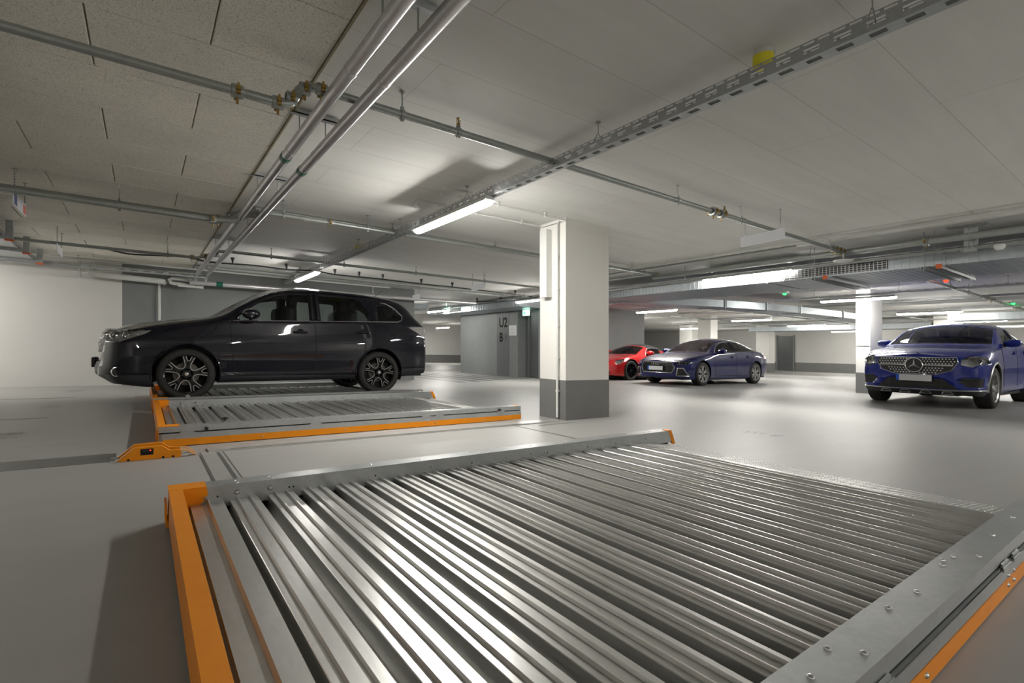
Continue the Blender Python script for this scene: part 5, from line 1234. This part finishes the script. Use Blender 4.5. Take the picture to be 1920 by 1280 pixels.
for s in (-1, 1):
    mb = MB(O, sc)
    for (y0, y1, z) in ((.62,.83,.655),(.62,.82,.60)): mb.tube([(S['xfront'](s*(y0+(y1-y0)*i/4), z)+.012, s*(y0+(y1-y0)*i/4), z) for i in range(5)], .007, 6)
    part(car, 'light_strip', mb, 'white_pl', smooth=True)
    mb = MB(O, sc)
    for k in range(3): mb.lathe([(.001, .02), (.018, .0), (.02, -.005)], (S['xfront'](s*(.66+k*.06), .63)+.03, s*(.66+k*.06), .63), 'x', 10)
    part(car, 'headlight_lamps', mb, 'lamp_inner', smooth=True)
arch_ring(S, .008, 'blue_dark')
part(car, 'lower_door_crease', MB(O, sc).tube([(x, S['yside'](x, .27)-.001, .27) for x in (1.5,2,2.5,3,3.3)], .008, 6), 'alu_dark', smooth=True)  # gloss black bead along the lower doors
# ---- bright blue coupe off-roader at the right
glc = dict(name='car', label='bright blue coupe off-roader with a star emblem in its studded grille, right edge', O=(10.93, 3.02, 0), sc=.97, len=4.73,
  x0=.18, x1=4.55, hw=.945, cap_p=3., bowl='alu_grey', paint='blue', style='multi', R=.37, rr=.255, w=.26, AR=.425, fx=.87, rx=3.74, ub=.2,
  top=[(.1,.90),(.18,.945),(.3,.99),(.6,1.055),(.95,1.10),(1.28,1.15),(1.6,1.315),(1.95,1.48),(2.25,1.57),(2.6,1.605),(3.0,1.59),(3.5,1.50),(4.0,1.35),(4.35,1.20),(4.55,1.13)],
  belt=[(.18,.86),(.35,.92),(.6,.985),(1.0,1.035),(1.4,1.07),(2.5,1.115),(3.6,1.16),(4.2,1.14),(4.55,1.06)],
  rail=[(.18,.90),(.35,.96),(.6,1.02),(1.0,1.075),(1.3,1.12),(1.6,1.25),(1.95,1.41),(2.25,1.49),(2.6,1.53),(3.0,1.51),(3.5,1.42),(4.0,1.27),(4.3,1.17),(4.55,1.09)],
  W=[(.18,.83),(.3,.885),(.5,.925),(.87,.945),(1.6,.93),(2.6,.93),(3.3,.94),(3.74,.945),(4.2,.91),(4.55,.83)],
  yb=[(.18,.76),(.35,.83),(.87,.895),(1.6,.89),(2.6,.895),(3.74,.90),(4.2,.86),(4.55,.78)],
  yr=[(.18,.66),(.5,.75),(1.0,.81),(1.3,.83),(1.6,.79),(2.0,.72),(2.5,.68),(3.2,.65),(3.8,.65),(4.2,.70),(4.55,.70)],
  bot=[(.18,.23),(.6,.22),(1.0,.24),(3.7,.26),(4.55,.34)],
  fb=[(.22,.10),(.31,.15),(.6,.17),(.8,.17),(.88,.15),(.95,.11),(1.1,.1)], rb=[(.3,.1),(.6,.15),(.9,.13),(1.1,.06)],
  windows=[('side_window', [(1.62,1.125),(1.78,1.215),(2.0,1.335),(2.2,1.405),(2.45,1.455),(2.62,1.465),(2.60,1.155)], 'glass'),
           ('side_window', [(2.68,1.16),(2.70,1.465),(3.05,1.45),(3.4,1.385),(3.72,1.285),(3.88,1.215),(3.84,1.19)], 'glass')],
  top_windows=[('windshield', [(1.38,-.78),(1.32,-.4),(1.30,0),(1.32,.4),(1.38,.78),(2.08,.68),(2.12,0),(2.08,-.68)], 'windshield', 1.05),
               ('rear_window', [(3.55,-.50),(3.5,0),(3.55,.50),(4.15,.52),(4.2,0),(4.15,-.52)], 'glass', 1.1)],
  front_parts=[('grille', [(-.30,.59),(-.50,.66),(-.585,.80),(-.565,.875),(.565,.875),(.585,.80),(.50,.66),(.30,.59)], 'black', .3),
               ('lower_intake', [(-.60,.33),(-.40,.51),(.40,.51),(.60,.33)], 'black', .3),
               ('side_intake', [(-.87,.38),(-.88,.53),(-.66,.545),(-.59,.48),(-.70,.38)], 'black', .5), ('side_intake', [(.70,.38),(.59,.48),(.66,.545),(.88,.53),(.87,.38)], 'black', .5),
               ('headlight_lens', [(-.925,.80),(-.88,.91),(-.72,.92),(-.63,.86),(-.625,.76),(-.76,.72)], 'lamp_glass', .75), ('headlight_lens', [(.76,.72),(.625,.76),(.63,.86),(.72,.92),(.88,.91),(.925,.80)], 'lamp_glass', .75),
               ('lower_lip', [(-1,.1),(-1,.31),(1,.31),(1,.1)], 'cladding', .42)],
  seats=(2.1, 2.95), seat_z=.68, dash=1.42, mirror=(1.76,1.155),
  gaps=[[(1.50,1.10),(1.47,.85),(1.50,.6),(1.56,.36)], [(2.64,1.14),(2.63,.7),(2.66,.36)], [(3.52,1.16),(3.46,.9),(3.36,.65),(3.26,.42)], [(.5,.94),(1.0,1.02),(1.45,1.06)]],
  handles=[(2.42,.99),(3.28,1.02)],
  trims=[(([(1.58,1.12),(2.6,1.148),(3.86,1.188),(3.92,1.215),(3.72,1.305),(3.4,1.405),(3.05,1.472),(2.62,1.488),(2.45,1.478),(2.2,1.428),(2.0,1.355),(1.78,1.235)],True),.009,'alu'), (([(2.64,1.155),(2.66,1.46)],False),.022,'black')])
S = build_car(glc); O, sc, car = S['O'], S['sc'], S['car']; XF = S['xfront']
arch_ring(S, .022, 'alu_grey', 'arch_cladding')
mb = MB(O, sc)
for r_ in range(7):
    z = .615+r_*.040; hw_ = .32+(z-.59)*1.2 if z < .80 else .56; y = .03
    while y < min(hw_, .555)-.015:
        for s in (-1, 1):
            yy = s*(y+(.022 if r_ % 2 else 0))
            if math.hypot(yy, z-.745) > .145 and abs(z-.745) > .016: mb.add([(XF(yy, z)-.004, yy-.015, z), (XF(yy, z)-.004, yy, z+.016), (XF(yy, z)-.004, yy+.015, z), (XF(yy, z)-.004, yy, z-.016), (XF(yy, z)-.009, yy, z)], [(0,1,4),(1,2,4),(2,3,4),(3,0,4)])
        y += .045
part(car, 'grille_studs', mb, 'plate', kind='stuff')
part(car, 'grille_bar', MB(O, sc).tube([(XF(y, .745)-.014, y, .745) for y in [-.53+.1*i for i in range(5)]], .016, 8).tube([(XF(y, .745)-.014, y, .745) for y in [.13+.1*i for i in range(5)]], .016, 8), 'chrome', smooth=True)
S['front_line']('grille_frame', [(-.30,.583),(-.505,.655),(-.595,.80),(-.572,.883),(.572,.883),(.595,.80),(.505,.655),(.30,.583)], .006, 'chrome', off=.002)
xs_ = XF(0, .745)-.045
part(car, 'emblem_dish', MB(O, sc).lathe([(.001, 0), (.118, 0), (.126, .02)], (xs_+.012, 0, .745), 'x', 28), 'black')
st = part(car, 'star_emblem', MB(O, sc).tube([(xs_, .128*math.cos(t), .745+.128*math.sin(t)) for t in [2*PI*i/36 for i in range(36)]], .010, 8, True), 'chrome', smooth=True)
mb = MB(O, sc)
for k in range(3):
    a = PI/2+2*PI*k/3; c, s_ = math.cos(a), math.sin(a); px_, pz_ = -s_, c
    mb.add([(xs_-.012, 0, .745), (xs_, .018*px_, .745+.018*pz_), (xs_, -.018*px_, .745-.018*pz_), (xs_-.002, .122*c, .745+.122*s_), (xs_+.008, 0, .745)], [(0,1,3),(0,3,2),(4,3,1),(4,2,3)])
part(st, 'star_arms', mb, 'chrome')
part(car, 'hood_badge', MB(O, sc).lathe([(.001, -.006), (.028, -.005), (.03, 0)], (.20, 0, .968), 'z', 14), 'chrome', smooth=True)
plate(S, .515, off=.05)
S['front_line']('skid_trim', [(-.90,.325),(-.6,.315),(-.3,.31),(.3,.31),(.6,.315),(.90,.325)], .014, 'chrome', off=.006, closed=False)
for y in (-.45, -.15, .15, .45):
    mb = MB(O, sc); x = XF(y, .27)-.012; mb.tube([(x, y-.085, .245), (x-.004, y-.05, .285), (x-.004, y+.05, .285), (x, y+.085, .245), (x, y-.085, .245)], .009, 6)
    part(car, 'skid_insert', mb, 'alu_grey', smooth=True)
part(car, 'intake_slats', MB(O, sc).tube([(XF(y, .40)-.002, y, .40) for y in [-.45+.1*i for i in range(10)]], .006, 5).tube([(XF(y, .45)-.002, y, .45) for y in [-.4+.1*i for i in range(9)]], .006, 5).tube([(XF(.38,.4), .38, .35), (XF(.38,.5), .38, .50)], .006, 5).tube([(XF(-.38,.4), -.38, .35), (XF(-.38,.5), -.38, .50)], .006, 5), 'grille', smooth=True)
for s in (-1, 1):
    mb = MB(O, sc)
    for yy, z, r in ((.72,.82,.045),(.82,.83,.042)): mb.lathe([(.001, .06), (r*.7, .04), (r, .0), (r+.008, -.002)], (XF(s*yy, z)+.05, s*yy, z), 'x', 16)
    part(car, 'headlight_lamps', mb, 'lamp_inner', smooth=True)
    part(car, 'light_strip', MB(O, sc).tube([(XF(s*y, z)+.012, s*y, z) for y, z in ((.64,.77),(.69,.83),(.72,.89),(.79,.905),(.87,.895),(.91,.84))], .008, 6).tube([(XF(s*y, z)+.012, s*y, z) for y, z in ((.65,.765),(.76,.745),(.86,.78))], .006, 6), 'white_pl', smooth=True)
    part(car, 'intake_fin', MB(O, sc).tube([(XF(s*y, z)-.004, s*y, z) for y, z in ((.60,.50),(.72,.49),(.83,.51))], .008, 6), 'cladding', smooth=True)
# ---- red roadster half hidden by the large pillar
red = dict(name='car', label='red open-top sports car with a black soft top, half hidden behind the large pillar', O=(11.25, 11.28, 0), sc=.97, len=3.99,
  x0=.16, x1=3.80, hw=.93, paint='red', style='black', R=.315, rr=.235, w=.24, AR=.355, fx=.90, rx=3.28, ub=.12,
  top=[(.1,.50),(.16,.54),(.3,.61),(.6,.70),(.95,.76),(1.3,.82),(1.6,.97),(1.9,1.10),(2.15,1.165),(2.4,1.18),(2.65,1.15),(2.9,1.05),(3.2,.98),(3.5,.94),(3.8,.86)],
  belt=[(.16,.50),(.3,.57),(.6,.67),(.95,.73),(1.4,.76),(2.2,.80),(2.8,.86),(3.3,.88),(3.8,.78)],
  rail=[(.16,.53),(.3,.60),(.6,.70),(.95,.765),(1.3,.81),(1.55,.90),(1.85,1.03),(2.1,1.085),(2.4,1.10),(2.7,1.05),(2.95,.95),(3.3,.91),(3.8,.82)],
  W=[(.16,.76),(.35,.86),(.6,.91),(.9,.93),(1.5,.90),(2.4,.89),(3.0,.92),(3.3,.93),(3.8,.84)],
  yb=[(.16,.66),(.4,.78),(.9,.86),(1.5,.83),(2.4,.82),(3.0,.86),(3.3,.87),(3.8,.76)],
  yr=[(.16,.55),(.5,.66),(1.0,.72),(1.3,.72),(1.6,.64),(2.0,.55),(2.5,.53),(2.9,.58),(3.3,.66),(3.8,.62)],
  bot=[(.16,.16),(.6,.13),(1.0,.13),(3.3,.14),(3.8,.24)],
  fb=[(.15,.1),(.3,.15),(.45,.16),(.55,.13),(.7,.1)], rb=[(.2,.08),(.5,.12),(.85,.06)],
  windows=[('side_window', [(1.72,.80),(1.85,.92),(2.0,1.0),(2.2,1.03),(2.52,1.02),(2.50,.835)], 'glass')],
  top_windows=[('windshield', [(1.36,-.66),(1.30,0),(1.36,.66),(1.93,.54),(1.95,0),(1.93,-.54)], 'windshield', .75), ('soft_top', [(2.0,-.70),(2.0,.70),(2.92,.70),(2.92,-.70)], 'soft_top', .95)],
  front_parts=[('grille', [(-.05,.22),(-.14,.45),(.14,.45),(.05,.22)], 'black', .3), ('side_intake', [(-.7,.2),(-.66,.33),(-.3,.33),(-.25,.2)], 'black', .3), ('side_intake', [(.25,.2),(.3,.33),(.66,.33),(.7,.2)], 'black', .3)],
  side_parts=[('headlight_lens', [(.30,.50),(.30,.58),(.42,.64),(.62,.68),(.56,.60),(.42,.52)], 'lamp_glass', (0,.9))],
  seats=(2.15,), seat_z=.24, dash=1.4, mirror=(1.82,.86),
  gaps=[[(1.62,.76),(1.60,.5),(1.66,.24)], [(2.58,.83),(2.62,.6),(2.50,.24)]], handles=[(2.40,.70)],
  trims=[(([(1.68,.79),(1.85,.945),(2.0,1.025),(2.2,1.055),(2.55,1.04)],False),.012,'alu_grey')])
S = build_car(red); O, sc, car = S['O'], S['sc'], S['car']
for s in (-1, 1):
    mb = MB(O, sc)
    for x, z in ((.38,.56),(.42,.61),(.48,.63),(.47,.58),(.54,.65)):
        y = abs(S['yside'](x, z)); mb.lathe([(.001, -.02*s), (.022, 0), (.028, .0)], (x, s*(y-.02), z), 'y', 10)
    part(car, 'headlight_lamps', mb, 'lamp_inner', smooth=True)
    part(car, 'rear_buttress', MB(O, sc).prism([(2.75,.86),(2.95,1.03),(3.25,.95),(3.6,.90),(3.6,.86)], 1, s*.62, s*.70), 'red')
plate(S, .35, off=.03); arch_ring(S, .008, 'red')
# ---- dark car far behind the red one
dk = dict(audi); dk.update(label='black car mostly hidden far behind the red roadster', O=(19.2, 13.1, 0), paint='black_paint', seats=(2.15, 3.0))
for k in ('yside', 'xfront', 'side_line', 'front_line', 'car', 'bm'): dk.pop(k, None)
dk['trims'] = []; dk['gaps'] = []
build_car(dk)
for me in bpy.data.meshes:
    if me.users == 0: bpy.data.meshes.remove(me)
